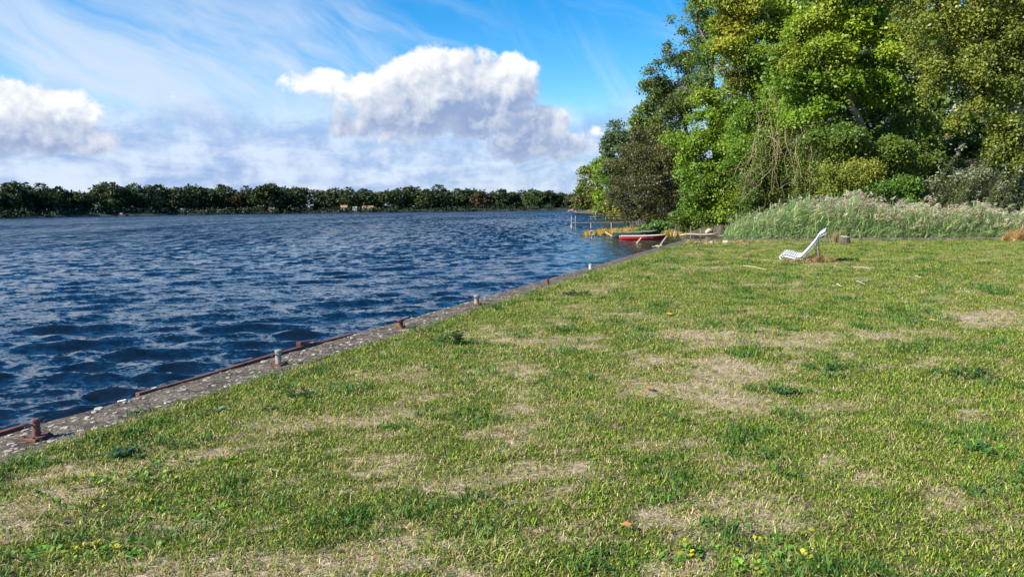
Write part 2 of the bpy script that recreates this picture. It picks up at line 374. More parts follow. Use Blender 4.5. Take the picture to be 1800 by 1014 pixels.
def build_lawn():
    gy = np.concatenate([np.arange(-8, 3, 0.5), np.arange(3, 14, 0.09), np.arange(14, 38.5, 0.2)])
    u = np.concatenate([np.linspace(0, 0.4, 90)[:-1], np.linspace(0.4, 1, 40)])
    U, Y = np.meshgrid(u, gy, indexing='ij')
    xl = Q0[0] + (Y - Q0[1]) * QDIR[0] / QDIR[1] + (COPE - 0.13) / QN[0]
    xe = 42.0
    Xx = xl + (xe - xl) * U
    # stop at the back coping
    yback = CORNER[1] + (Xx - CORNER[0]) * BD[1] / BD[0] - 0.62
    Yc = np.minimum(Y, yback)
    Z = 0.05 * (fbm(Xx * 0.35, Yc * 0.35, 3) - 0.5) + 0.03 * (fbm(Xx * 1.7, Yc * 1.7, 3) - 0.5) + 0.035 * (fbm(Xx * 5, Yc * 5, 3) - 0.5)
    e = sstep((Xx - xl), 0, 0.6); Z = Z * e - 0.005 + 0.036 * (1 - sstep(Xx - xl, 0.05, 0.5)) * (Xx - xl > 0.01)
    V = np.stack([Xx, Yc, Z], -1).reshape(-1, 3)
    i = np.arange(U.size).reshape(U.shape)
    F = np.stack([i[:-1, :-1], i[1:, :-1], i[1:, 1:], i[:-1, 1:]], -1).reshape(-1, 4)
    keep = (Y < yback + 0.25); k = keep[:-1, :-1] & keep[1:, 1:]; F = F[k.ravel()]
    dry, lush = lawn_fields(V[:, 0], V[:, 1])
    m, nt, bs = new_mat('turf_soil')
    P = nt.nodes.new('ShaderNodeNewGeometry').outputs['Position']
    d = X(nt, node(nt, 'ShaderNodeAttribute', attribute_name='dry').outputs['Fac'])
    n1 = noise(nt, P, 26, 6, 0.7, 0.8); n2 = noise(nt, P, 90, 3, 0.6, 1.0); n3 = noise(nt, P, 5, 6, 0.6)
    straw = mixc(nt, (n1 * 0.6 + n2 * 0.4).ss(0.36, 0.62), (0.17, 0.115, 0.07), (0.58, 0.47, 0.32))
    green = mixc(nt, (n1 * 0.5 + n2 * 0.5).ss(0.36, 0.64), (0.028, 0.032, 0.010), (0.15, 0.16, 0.045))
    c = mixc(nt, (d + (n3 - 0.5) * 0.5 + (n1 - 0.5) * 0.5).ss(0.25, 0.75), green, straw)
    nt.links.new(c, bs.inputs['Base Color']); bs.inputs['Roughness'].default_value = 0.95; bs.inputs['Specular IOR Level'].default_value = 0.1
    b = node(nt, 'ShaderNodeBump', {'Strength': 0.9, 'Distance': 0.02, 'Height': n1 + n2 * 0.5}); nt.links.new(b.outputs[0], bs.inputs['Normal'])
    dist = np.hypot(V[:, 0], V[:, 1])
    az = np.abs(np.arctan2(V[:, 0], np.maximum(V[:, 1], 0.01)))
    vis = ((V[:, 1] > 2.4) & (az < rad(38))).astype(float)
    near, mid = sstep(dist, 9, 6), sstep(dist, 19, 12)
    lod = (70 + 130 * mid + 260 * near) * vis
    den_g = lod * (1.05 - 0.93 * sstep(dry, 0.30, 0.85)) 
    den_d = lod * (0.20 + 0.42 * sstep(dry, 0.15, 0.6) - 0.35 * sstep(dry, 0.7, 1.0))
    den_b = (75 * near + 14 * mid) * vis * (1 - sstep(dry, 0.25, 0.6)) * sstep(fbm(V[:, 0] * 3.1 + 5, V[:, 1] * 2.7 + 8, 3), 0.42, 0.62)
    den_l = (9 + 14 * mid + 22 * near) * vis * lush * (1 - sstep(dry, 0.6, 1.0))
    scl = 1.0 + 0.6 * (1 - near) * (0.4 + 0.6 * (1 - mid))
    weed = np.zeros(len(V))
    for px, py, rx, ry in WEED:
        c = at(px, py); q = ((V[:, 0] - c[0]) / rx) ** 2 + ((V[:, 1] - c[1]) / ry) ** 2
        weed = np.maximum(weed, np.exp(-q * 1.5))
    weed = weed * 1500 * vis * sstep(fbm(V[:, 0] * 7, V[:, 1] * 7, 2), 0.3, 0.55) + 3.0 * vis * sstep(fbm(V[:, 0] * 1.1 + 9, V[:, 1] * 1.1 + 4, 3), 0.5, 0.7)
    me = mesh_np('lawn', V, [F], m, smooth=True, attrs={'dry': dry, 'den_g': den_g, 'den_d': den_d, 'den_l': den_l, 'den_b': den_b, 'den_w': weed, 'scl': scl})
    tag(link('lawn', me), kind='structure')
    return me
WEED = [(270, 890, 0.20, 0.12), (150, 965, 0.24, 0.07), (90, 975, 0.1, 0.05), (215, 845, 0.22, 0.08), (300, 818, 0.16, 0.05), (85, 872, 0.1, 0.05),
        (1270, 970, 0.30, 0.08), (1200, 1000, 0.25, 0.05), (1465, 945, 0.14, 0.06), (1380, 985, 0.15, 0.05), (1720, 790, 0.22, 0.12), (385, 815, 0.1, 0.05), (430, 900, 0.12, 0.06), (1100, 1005, 0.15, 0.05)]
LAWN = build_lawn()

def blade_set(g, n, rad_, hmin, hmax, w, lean, pal, flat=0.0, segs=2):
    """a handful of bent grass blades; returns verts, faces, tint"""
    V, F3, F4, T = [], [], [], []
    for i in range(n):
        a = g.uniform(0, 6.283); rr = rad_ * math.sqrt(g.uniform()); b = np.array([rr * math.cos(a), rr * math.sin(a), -0.004])
        L = g.uniform(hmin, hmax); az = g.uniform(0, 6.283); ln = abs(g.normal(lean, lean * 0.5)) + flat * g.uniform(0.6, 1.0)
        d = np.array([math.cos(az), math.sin(az), 0]); sd_ = np.array([-d[1], d[0], 0]); ww = w * g.uniform(0.7, 1.3) / 2
        p1 = b + (np.array([0, 0, 1.0]) * math.cos(ln * 0.6) + d * math.sin(ln * 0.6)) * L * 0.5
        p2 = p1 + (np.array([0, 0, 1.0]) * math.cos(ln * 1.5) + d * math.sin(ln * 1.5)) * L * 0.5
        p2[2] = max(p2[2], 0.004); k = len(V)
        V += [b - sd_ * ww, b + sd_ * ww, p1 + sd_ * ww * 0.85, p1 - sd_ * ww * 0.85, p2]
        F4.append((k, k + 1, k + 2, k + 3)); F3.append((k + 3, k + 2, k + 4))
        c = np.array(pal[g.integers(len(pal))]) * g.uniform(0.75, 1.25)
        T += [c] * 5
    return V, F3, F4, T
def scatter(name, coll, den, smin, smax, seed, tilt=0.25, use_scl=True):
    ng = bpy.data.node_groups.new(name + '_scatter', 'GeometryNodeTree')
    ng.interface.new_socket('Geometry', in_out='INPUT', socket_type='NodeSocketGeometry')
    ng.interface.new_socket('Geometry', in_out='OUTPUT', socket_type='NodeSocketGeometry')
    N = ng.nodes.new; Lk = ng.links.new
    gi, go = N('NodeGroupInput'), N('NodeGroupOutput')
    at_ = N('GeometryNodeInputNamedAttribute'); at_.data_type = 'FLOAT'; at_.inputs['Name'].default_value = den
    dp = N('GeometryNodeDistributePointsOnFaces'); dp.inputs['Seed'].default_value = seed
    Lk(gi.outputs[0], dp.inputs['Mesh']); Lk(at_.outputs['Attribute'], dp.inputs['Density'])
    ci = N('GeometryNodeCollectionInfo'); ci.inputs['Collection'].default_value = coll
    ci.inputs['Separate Children'].default_value = True; ci.inputs['Reset Children'].default_value = True
    ip = N('GeometryNodeInstanceOnPoints'); ip.inputs['Pick Instance'].default_value = True
    Lk(dp.outputs['Points'], ip.inputs['Points']); Lk(ci.outputs[0], ip.inputs['Instance'])
    rv = N('FunctionNodeRandomValue'); rv.data_type = 'FLOAT_VECTOR'; rv.inputs['Min'].default_value = (-tilt, -tilt, 0); rv.inputs['Max'].default_value = (tilt, tilt, 6.283)
    rv.inputs['Seed'].default_value = seed + 1
    er = N('FunctionNodeEulerToRotation'); Lk(rv.outputs[0], er.inputs[0]); Lk(er.outputs[0], ip.inputs['Rotation'])
    rs = N('FunctionNodeRandomValue'); rs.data_type = 'FLOAT'; rs.inputs[2].default_value = smin; rs.inputs[3].default_value = smax
    rs.inputs['Seed'].default_value = seed + 2
    out = rs.outputs[1]
    if use_scl:
        sa = N('GeometryNodeInputNamedAttribute'); sa.data_type = 'FLOAT'; sa.inputs['Name'].default_value = 'scl'
        mu = N('ShaderNodeMath'); mu.operation = 'MULTIPLY'; Lk(out, mu.inputs[0]); Lk(sa.outputs['Attribute'], mu.inputs[1]); out = mu.outputs[0]
    Lk(out, ip.inputs['Scale'])
    Lk(ip.outputs[0], go.inputs[0])
    o = link(name, LAWN); md = o.modifiers.new('scatter', 'NODES'); md.node_group = ng
    return o
def tuft_collection(name, meshes):
    c = bpy.data.collections.new(name)
    for me in meshes: c.objects.link(bpy.data.objects.new(me.name, me))
    return c
def grass_mat(name, trans):
    m = leaf_mat(name, trans=trans, rough=0.55, spec=0.25, warm=(1.1, 1.1, 0.6))
    return m
def build_grass():
    g = np.random.default_rng(8)
    MG = grass_mat('grass_blade', 0.22)
    GREEN = [(0.12, 0.225, 0.014), (0.17, 0.28, 0.018), (0.25, 0.33, 0.028), (0.075, 0.16, 0.013), (0.05, 0.105, 0.012), (0.31, 0.34, 0.045), (0.44, 0.40, 0.13)]
    STRAW = [(0.48, 0.37, 0.19), (0.40, 0.29, 0.14), (0.58, 0.47, 0.27), (0.25, 0.17, 0.08), (0.34, 0.33, 0.07), (0.22, 0.27, 0.04)]
    LUSH = [(0.06, 0.15, 0.022), (0.08, 0.18, 0.025), (0.05, 0.12, 0.03), (0.11, 0.20, 0.03)]
    def mk(nm, *a, **k):
        V, F3, F4, T = blade_set(g, *a, **k); return mesh_np(nm, V, [np.array(F4), np.array(F3)], MG, tint=np.array(T))
    tg = [mk('green_tuft', 28, 0.055, 0.012, 0.034, 0.0048, 0.8, GREEN) for i in range(6)]
    tb = [mk('bent_tuft', 16, 0.05, 0.04, 0.085, 0.0040, 1.0, GREEN, flat=0.3) for i in range(5)]
    td = [mk('straw_tuft', 22, 0.075, 0.03, 0.075, 0.0038, 0.4, STRAW, flat=1.25) for i in range(6)]
    tag(scatter('long_grass', tuft_collection('bent_tufts', tb), 'den_b', 0.6, 1.3, 44, use_scl=False), kind='stuff')
    tl = [mk('lush_clump', 70, 0.10, 0.02, 0.070, 0.0065, 0.8, LUSH) for i in range(4)]
    tag(scatter('green_grass', tuft_collection('green_tufts', tg), 'den_g', 0.6, 1.4, 4), kind='stuff')
    tag(scatter('straw_grass', tuft_collection('straw_tufts', td), 'den_d', 0.7, 1.2, 14), kind='stuff')
    tag(scatter('lush_grass', tuft_collection('lush_clumps', tl), 'den_l', 0.7, 1.5, 24), kind='stuff')
    # low broad leaves: small clover and sorrel like rosettes
    ws = []
    for k in range(5):
        V, F, T = [], [], []
        yel = k >= 4
        for i in range(9):
            a = g.uniform(0, 6.283); el = g.uniform(0.15, 0.9); L = g.uniform(0.02, 0.042); w = L * g.uniform(0.28, 0.42)
            d = np.array([math.cos(a) * math.cos(el), math.sin(a) * math.cos(el), math.sin(el)]); s_ = np.array([-math.sin(a), math.cos(a), 0]); b = d * L * 0.4
            m_ = b + d * L * 0.5; t_ = b + d * L - np.array([0, 0, L * 0.25]); n_ = np.cross(d, s_) * w * -0.25
            q = len(V); V += [b, m_ + s_ * w + n_, t_, m_ - s_ * w + n_]; F.append((q, q + 1, q + 2, q + 3))
            c = np.array([(0.12, 0.27, 0.03), (0.17, 0.33, 0.035), (0.09, 0.20, 0.035)][i % 3]) if not yel else np.array([(0.30, 0.36, 0.03), (0.22, 0.34, 0.03), (0.40, 0.35, 0.03)][i % 3])
            T += [c * g.uniform(0.8, 1.2)] * 4
        ws.append(mesh_np('weed_rosette', V, [np.array(F)], MG, tint=np.array(T)))
    tag(scatter('weed_leaves', tuft_collection('weed_rosettes', ws), 'den_w', 0.6, 1.25, 34, 0.4, False), kind='stuff')
build_grass()

# ------------------------------------------------------------------ quay walls
def build_quay():
    g = np.random.default_rng(17)
    root = empty('quay_wall', (*quay(0), 0), 'long concrete quay wall with rusty steel edge running along the lake side of the lawn', 'quay wall')
    base = np.array([*quay(0), 0.0])
    # coping: worn concrete with pits and bare stones, one strip of small cells
    s = np.arange(-8, 33.001, 0.055); t = np.linspace(0, 1, 15)
    S, T = np.meshgrid(s, t, indexing='ij')
    edge = 0.02 * (fbm(S * 2.0, S * 0 + 3, 4) - 0.5)
    inner = COPE + 0.26 * (fbm(S * 1.2 + 9, S * 0 + 7, 4) - 0.5)
    off = edge + (inner - edge) * T
    x = Q0[0] + QDIR[0] * S + QN[0] * off; y = Q0[1] + QDIR[1] * S + QN[1] * off
    z = 0.02 + 0.022 * (fbm(S * 6, off * 9, 4) - 0.5) + 0.030 * np.maximum(0, fbm(S * 13 + 5, off * 16, 2) - 0.58) - 0.02 * (T < 0.04)
    V = np.stack([x, y, z], -1).reshape(-1, 3); n0, n1 = S.shape
    i = np.arange(n0 * n1).reshape(n0, n1)
    F = np.stack([i[:-1, :-1], i[:-1, 1:], i[1:, 1:], i[1:, :-1]], -1).reshape(-1, 4)[:, ::-1]
    k = len(V)                               # skirt down into the water
    lo = V[i[:, 0]].copy(); lo[:, 2] = WATER_Z - 0.6; V = np.concatenate([V, lo]); j = np.arange(k, k + n0)
    F = np.concatenate([F, np.stack([i[:-1, 0], i[1:, 0], j[1:], j[:-1]], -1)])
    m, nt, bs = new_mat('quay_concrete')
    P = nt.nodes.new('ShaderNodeNewGeometry').outputs['Position']
    n1_ = noise(nt, P, 4.0, 8, 0.65); n2 = noise(nt, P, 15, 7, 0.7, 0.8); n3 = noise(nt, P, 38, 4, 0.65)
    vo = node(nt, 'ShaderNodeTexVoronoi', {'Vector': P, 'Scale': 17.0, 'Randomness': 1.0}); vd = X(nt, vo.outputs['Distance'])
    c = mixc(nt, (n1_ * 0.5 + n2 * 0.5).ss(0.38, 0.62), (0.045, 0.035, 0.024), (0.21, 0.175, 0.13))
    c = mixc(nt, n3.ss(0.48, 0.62) * 0.75, c, (0.07, 0.055, 0.038))
    crack = (noise(nt, P, 1.6, 5, 0.6, 0.6) - 0.5)._m('ABSOLUTE').ss(0.012, 0.004)
    c = mixc(nt, crack * 0.8, c, (0.02, 0.017, 0.012))
    stone = (0.36 - vd).ss(0.0, 0.10) * n2.ss(0.42, 0.52)
    c = mixc(nt, stone, c, mixc(nt, X(nt, node(nt, 'ShaderNodeSeparateColor', {0: vo.outputs['Color']}).outputs[0]), (0.22, 0.185, 0.145), (0.46, 0.42, 0.35)))
    nt.links.new(c, bs.inputs['Base Color']); bs.inputs['Roughness'].default_value = 0.92; bs.inputs['Specular IOR Level'].default_value = 0.2
    b = node(nt, 'ShaderNodeBump', {'Strength': 1.0, 'Distance': 0.02, 'Height': n2 * 0.8 + n3 * 0.3 + stone * 0.5}); nt.links.new(b.outputs[0], bs.inputs['Normal'])
    me = mesh_np('coping', V - base, [F], m); link('coping', me, root)
    # flat stones set proud in the worn concrete
    ms = [wear_mat('pale_stone', (0.30, 0.26, 0.20), (0.46, 0.41, 0.33), 30, 0.85, 0.3), wear_mat('brown_stone', (0.26, 0.21, 0.16), (0.40, 0.34, 0.27), 30, 0.85, 0.3)]
    pr = []
    for v in range(4):
        mb = MB(); nn = 9; top, bot = [], []
        for q in range(nn):
            a = 6.283 * q / nn; rr = 1 + g.uniform(-0.22, 0.22); top.append((rr * 0.8 * math.cos(a), rr * 0.8 * math.sin(a), 0.25)); bot.append((rr * math.cos(a), rr * math.sin(a), -0.3))
        mb.poly(top + bot, [tuple(range(nn))] + [(q, q + nn, (q + 1) % nn + nn, (q + 1) % nn) for q in range(nn)])
        pr.append([mb.mesh('stone', mm) for mm in ms])
    for q in range(230):
        ss = -1.0 + 11 * g.uniform() ** 1.8; oo = g.uniform(0.05, 0.6); r_ = g.uniform(0.010, 0.026) * (1.7 if g.uniform() < 0.14 else 1)
        o = link('stone', pr[q % 4][int(g.uniform() < 0.55)], root); p = quay(ss, oo)
        o.location = (p[0] - base[0], p[1] - base[1], 0.024); o.scale = (r_ * g.uniform(0.8, 1.6), r_, r_ * 0.6); o.rotation_euler.z = g.uniform(0, 6.28)
    # rusty steel edge, near stretch and the long middle stretch
    def rail(s0, s1):
        mb = MB(); n = int((s1 - s0) / 0.35) + 2
        for q in range(n - 1):
            a, b_ = s0 + (s1 - s0) * q / (n - 1), s0 + (s1 - s0) * (q + 1) / (n - 1)
            pts = []
            for zz in (-0.10, 0.042):
                for ss_, oo in ((a, -0.03), (a, 0.022), (b_, 0.022), (b_, -0.03)):
                    p = quay(ss_, oo + 0.006 * math.sin(ss_ * 1.7)); pts.append((p[0] - base[0], p[1] - base[1], zz + 0.008 * math.sin(ss_ * 2.3)))
            mb.hexa(pts)
        return mb.build('edge_rail', M_RUST, root, bevel=0.006)
    rail(-7.9, 0.2); rail(1.30, 4.95)
    mb = MB(); p = quay(3.86, -0.06)         # bent bracket standing on the steel edge
    q1, q2 = quay(3.75, -0.03), quay(4.15, -0.05)
    mb.bar((q1[0] - base[0], q1[1] - base[1], 0.05), (q1[0] - base[0], q1[1] - base[1], 0.10), 0.055, 0.015)
    mb.bar((q1[0] - base[0], q1[1] - base[1], 0.095), (q2[0] - base[0], q2[1] - base[1], 0.06), 0.05, 0.015)
    mb.build('bracket', M_RUST, root)
    mw = wear_mat('bird_dropping', (0.75, 0.74, 0.70), (0.82, 0.81, 0.78), 30, 0.8, 0.2)
    for (s_, oo, zz, r_) in ((1.08, 0.05, 0.030, 0.045), (1.50, -0.004, 0.046, 0.03), (3.55, -0.004, 0.046, 0.035)):
        mb = MB(); nn = 10
        pts = [(r_ * (0.7 + 0.5 * g.uniform()) * math.cos(6.283 * q / nn), 0.5 * r_ * (0.6 + 0.5 * g.uniform()) * math.sin(6.283 * q / nn), 0.0) for q in range(nn)]
        mb.poly(pts + [(a_ * 0.9, b2 * 0.9, -0.012) for a_, b2, _ in pts], [tuple(range(nn))] + [(q, q + nn, (q + 1) % nn + nn, (q + 1) % nn) for q in range(nn)])
        o = mb.build('white_dropping', mw, root); pp = quay(s_, oo); o.location = (pp[0] - base[0], pp[1] - base[1], zz); o.rotation_euler.z = math.atan2(QDIR[1], QDIR[0])
    # back wall
    rb = empty('quay_wall', (*CORNER, 0), 'low grey concrete edge along the back of the lawn in front of the tall reeds', 'quay wall')
    L = np.linalg.norm(BEND - CORNER); s = np.arange(0, L, 0.25)
    V, F = [], []
    for q, ss_ in enumerate(s):
        h = 0.10 + 0.02 * (vnoise(np.array([ss_ * 0.8]), np.array([2.0]))[0] - 0.5); w = 0.62 + 0.1 * (vnoise(np.array([ss_ * 0.9]), np.array([8.0]))[0] - 0.5)
        for oo, zz in ((-0.02, WATER_Z - 0.6), (0.0, h - 0.02), (0.03, h), (w - 0.03, h), (w, h - 0.02), (w + 0.01, -0.08)):
            p = BD * ss_ + BN * oo; V.append((p[0], p[1], zz))
    V = np.array(V); nq = len(s); i = np.arange(nq * 6).reshape(nq, 6)
    F = np.stack([i[:-1, :-1], i[1:, :-1], i[1:, 1:], i[:-1, 1:]], -1).reshape(-1, 4)
    me = mesh_np('coping', V, [F[:, ::-1]], m); link('coping', me, rb)
build_quay()

M_PALEP = wear_mat('pale_post', (0.36, 0.35, 0.32), (0.50, 0.49, 0.46), 20, 0.7, 0.2)
def bollard(name, px, py, h, r, mat, label, plate, top='flat', rod=True, base_mat=None):
    p = at(px, py, 0.02); t = empty(name, (p[0], p[1], 0.02), label, 'bollard', 'mooring posts along the quay', rz=math.atan2(QDIR[1], QDIR[0]))
    bm_ = base_mat or M_RUST
    if plate:
        mb = MB(); mb.box((0, 0, 0.012), (plate, plate * 0.8, 0.024), rz=0.15)
        b = mb.build('base_plate', bm_, t, bevel=0.004)
        for sx in (-1, 1):
            for sy in (-1, 1):
                mb = MB(); mb.tube([(sx * plate * 0.38, sy * plate * 0.28, 0.024), (sx * plate * 0.38, sy * plate * 0.28, 0.036)], 0.010, 6); mb.build('bolt', bm_, b)
    mb = MB(); mb.tube([(0, 0, 0.0), (0, 0, h * 0.1), (0, 0, h * 0.93), (0, 0, h * 0.985), (0, 0, h)], [r * 1.06, r, r, r * 0.96, r * 0.8], 18); mb.build('post', mat, t, smooth=False)
    if top == 'cap':
        mb = MB(); mb.tube([(0, 0, h * 0.86), (0, 0, h * 0.9), (0, 0, h * 1.0), (0, 0, h * 1.04)], [r * 1.0, r * 1.14, r * 1.14, r * 0.75], 18); mb.build('cap', mat, t)
    if rod:
        mb = MB(); mb.tube([(-r * 3.1, 0.004, h * 0.74), (0, 0, h * 0.77), (r * 3.1, -0.004, h * 0.8)], r * 0.24, 8); mb.build('cross_bar', M_RUST, t)
    return t
M_RED = wear_mat('red_oxide', (0.08, 0.035, 0.03), (0.20, 0.085, 0.07), 20, 0.7, 0.4, 0.004, (0.40, 0.26, 0.22), (0.62, 0.7), 40)
bollard('mooring_bollard', 65, 771, 0.150, 0.028, M_RED, 'dark red iron post with crossbar on a square plate, nearest on the quay', 0.17, 'cap')
bollard('mooring_bollard', 490, 642, 0.165, 0.033, M_PIPE, 'pale grey pipe post with crossbar beside the rusty steel quay edge', 0.17, 'cap')
bollard('mooring_bollard', 704, 577, 0.130, 0.040, M_RUST, 'squat rusty brown post with stubby crossbar level with the dark thistle', 0.13, 'cap')
bollard('mooring_bollard', 838, 536, 0.170, 0.042, M_PIPE, 'pinkish grey post on worn concrete between the two rusty brown posts', 0.17, 'cap')
bollard('mooring_bollard', 962, 499, 0.110, 0.042, M_RUST, 'short dark rusty stub without crossbar on the far half of the quay', 0, 'flat', False)
bollard('mooring_bollard', 1038, 473, 0.130, 0.045, M_PALEP, 'small whitish post farthest along the lakeside quay', 0, 'cap', False)

# ------------------------------------------------------------------ shores
def strip_ground(name, line, rows, mat):
    """ground rising from a shoreline; rows are (direction offset, z)"""
    V = []
    for p in line:
        for dx, dy, z in rows: V.append((p[0] + dx, p[1] + dy, z))
    n, m = len(line), len(rows); i = np.arange(n * m).reshape(n, m)
    F = np.stack([i[:-1, :-1], i[1:, :-1], i[1:, 1:], i[:-1, 1:]], -1).reshape(-1, 4)
    return tag(link(name, mesh_np(name, V, [F], mat, smooth=True)), kind='structure')
M_SOIL = wear_mat('woodland_soil', (0.035, 0.03, 0.018), (0.09, 0.07, 0.04), 1.2, 0.95, 0.6, 0.05, (0.06, 0.075, 0.02), (0.5, 0.6), 2.0)
M_SHADE = wear_mat('shaded_ground', (0.012, 0.016, 0.008), (0.03, 0.035, 0.016), 0.6, 0.95, 0.4, 0.05)  # near-black soil colour carries the shade under the far trees
SHORE = [(90, 38), (60, 41), (40, 42.5), (28, 43.5), (21, 45), (18.5, 50), (17.6, 56), (17.0, 61.5), (14.2, 63.5), (12.4, 70), (12.8, 80), (13.6, 88), (17, 115), (21.5, 145), (23.0, 170), (24.5, 200), (25, 240), (23.2, 290), (27, 300), (45, 310), (90, 330), (160, 360)]
strip_ground('wooded_bank', SHORE, [(-0.8, -0.5, -1.5), (0.3, 0.1, -0.62), (2.0, 0.6, 0.05), (9, 3, 1.2), (26, 9, 8.0), (60, 20, 17.0), (300, 90, 20.0)], M_SOIL)  # rear rows raised into an added unseen hill, blocking sky between the trees
FSHORE = [(-420, 120), (-300, 220), (-240, 270), (-201, 306), (-192, 350), (-178, 413), (-140, 445), (-101, 462), (-40, 476), (36, 484), (120, 492), (260, 500)]
strip_ground('far_bank', FSHORE, [(1.0, -2.0, -1.6), (-0.5, 1.5, -0.5), (-3, 6, 0.3), (-10, 18, 1.0), (-120, 160, 3.0), (-1500, 2400, 6.0)], M_SHADE)
msand = wear_mat('pale_sand', (0.40, 0.37, 0.28), (0.50, 0.47, 0.36), 0.5, 0.95, 0.2)
mb = MB(); pts = []
for px, py in ((872, 369.6), (905, 370.0), (945, 369.2), (960, 368.9)):
    p = at(px, py, -0.7); pts.append(p)
for a, b in zip(pts[:-1], pts[1:]): mb.poly([(a[0], a[1], -0.75), (b[0], b[1], -0.75), (b[0], b[1] + 12, 0.9), (a[0], a[1] + 12, 0.9)], [(0, 1, 2, 3)])
tag(mb.build('sandy_beach', msand), kind='structure')

# ------------------------------------------------------------------ trees
def n3(p, s, o=0.0):
    p = p * s + o
    return (np.sin(p[:, 0] * 1.7 + 1.3 * np.sin(p[:, 1] * 1.1 + 0.5)) + np.sin(p[:, 1] * 1.9 + 1.2 * np.sin(p[:, 2] * 1.3)) + np.sin(p[:, 2] * 2.1 + 1.1 * np.sin(p[:, 0] * 1.2 + 2))) / 3
def leaf_cloud(g, lobes, n, size, pal, cluster=10, spread=0.28, gap=-0.25, gscale=1.0, rmin=0.5, up=0.6, aspect=0.62, patch=None, inner=0.12, droop=0.25):
    """leaves in small sprays through the shells of the crown's lobes; returns verts, faces, tint"""
    lo = np.array(lobes, float); C, R = lo[:, :3], lo[:, 3:6]
    area = (R[:, 0] * R[:, 1] + R[:, 0] * R[:, 2] + R[:, 1] * R[:, 2]); area = area / area.sum()
    n = int(n * 1.22); size = size * 1.13; nc = int(n / cluster * 3.2) + 8
    k = g.choice(len(lo), nc, p=area)
    d = g.normal(size=(nc, 3)); d /= np.linalg.norm(d, axis=1)[:, None]
    rr = rmin + (1 - rmin) * g.uniform(size=nc) ** 0.6
    rr = rr * (1 + 0.20 * n3(d * 3.0 + C[k], 1.0))
    c = C[k] + d * R[k] * rr[:, None]
    deep = np.zeros(nc)
    for j in range(len(lo) if len(lo) < 400 else 0):
        q = (((c - C[j]) / R[j]) ** 2).sum(1); deep = np.maximum(deep, np.where(j == k, 0, 1 - q))
    ok = (deep < 0.6) & (n3(c, gscale, 3.0) > gap)
    inn = g.uniform(size=nc) < inner
    sel = np.flatnonzero(ok | inn)[:int(n / cluster)]; c = c[sel]; d = d[sel]; nc = len(c)
    ck = np.repeat(np.arange(nc), cluster); m = len(ck)
    jit = g.normal(size=(m, 3)) * spread; jit[:, 2] *= 0.55
    p = c[ck] + jit; p[:, 2] -= droop * (jit[:, 0] ** 2 + jit[:, 1] ** 2) / (spread + 1e-6)
    nrm = g.normal(size=(m, 3)) * 0.7 + d[ck] * 0.5 + np.array([-0.25, -0.25, 0.0]); nrm[:, 2] += up * 0.75; nrm /= np.linalg.norm(nrm, axis=1)[:, None]
    t = g.normal(size=(m, 3)); t[:, 2] -= 0.4; t -= nrm * (t * nrm).sum(1)[:, None]; t /= np.linalg.norm(t, axis=1)[:, None]
    b = np.cross(nrm, t); L = size * (0.5 + 1.1 * g.uniform(size=m) ** 1.5)[:, None]; W = L * aspect
    V = np.empty((m, 4, 3)); V[:, 0] = p - t * L * 0.5; V[:, 2] = p + t * L * 0.5 - nrm * L * 0.10
    V[:, 1] = p + b * W * 0.5 - nrm * L * 0.06 + t * L * 0.02; V[:, 3] = p - b * W * 0.5 - nrm * L * 0.06 + t * L * 0.02
    pal = np.array(pal, float); cn = (n3(c, 0.45, 7.0) * 0.5 + 0.5) * 0.75 + g.uniform(size=nc) * 0.25
    f = np.clip(cn[ck] + g.normal(0, 0.10, m), 0, 0.999) * (len(pal) - 1); i0 = f.astype(int); fr = (f - i0)[:, None]
    T = pal[i0] * (1 - fr) + pal[np.minimum(i0 + 1, len(pal) - 1)] * fr
    if patch:                                # sprays that have already turned: (centre, radius, colour)
        for pc, pr_, col in patch:
            w = np.exp(-(((c - np.array(pc)) ** 2).sum(1)) / pr_ ** 2); w = np.clip(w * 1.6 * (0.5 + g.uniform(size=nc)), 0, 1)[ck][:, None]
            T = T * (1 - w) + np.array(col) * w
    T = T * g.uniform(0.78, 1.22, m)[:, None]
    F = np.arange(m * 4).reshape(m, 4)
    return V.reshape(-1, 3), F, np.repeat(T, 4, 0)
def limb(g, a, b, n=6, wob=0.06):
    a, b = np.array(a, float), np.array(b, float); L = np.linalg.norm(b - a); o = []
    for i in range(n + 1):
        t = i / n; p = a * (1 - t) + b * t; p = p + g.normal(size=3) * wob * L * math.sin(math.pi * t) * 0.6; p[2] += 0.08 * L * math.sin(math.pi * t); o.append(p)
    return o
def woods(g, base, lobes, r0, fork=0.4, lean=None, n=8, skip=0):
    """trunk with a limb into every lobe"""
    mb = MB(); lo = np.array(lobes)
    top = lo[np.argmax(lo[:, 2])]; f = np.array(base) * (1 - fork) + top[:3] * fork
    f[:2] = np.array(base[:2]) * 0.75 + top[:2] * 0.25 if lean is None else lean[:2]
    if lean is not None: f = np.array(lean, float)
    mb.tube(limb(g, base, f, 6, 0.03), list(np.linspace(r0 * 1.15, r0 * 0.72, 7)), n)
    mb.tube(limb(g, f, top[:3], 6, 0.06), list(np.linspace(r0 * 0.7, r0 * 0.12, 7)), n)
    for l in lo:
        t = g.uniform(0.0, 0.5); s_ = f * (1 - t) + top[:3] * t
        mb.tube(limb(g, s_, l[:3] + np.array([0, 0, l[5] * 0.2]), 5, 0.08), list(np.linspace(r0 * 0.36, r0 * 0.06, 6)), 6)
        for q in range(3):
            e = g.normal(size=3); e /= np.linalg.norm(e); mb.tube(limb(g, l[:3], l[:3] + e * l[3:6] * 0.85, 4, 0.1), list(np.linspace(r0 * 0.1, r0 * 0.02, 5)), 5)
    return mb
def rel(lobes, o): a = np.array(lobes, float); a[:, :3] -= np.array(o); return a
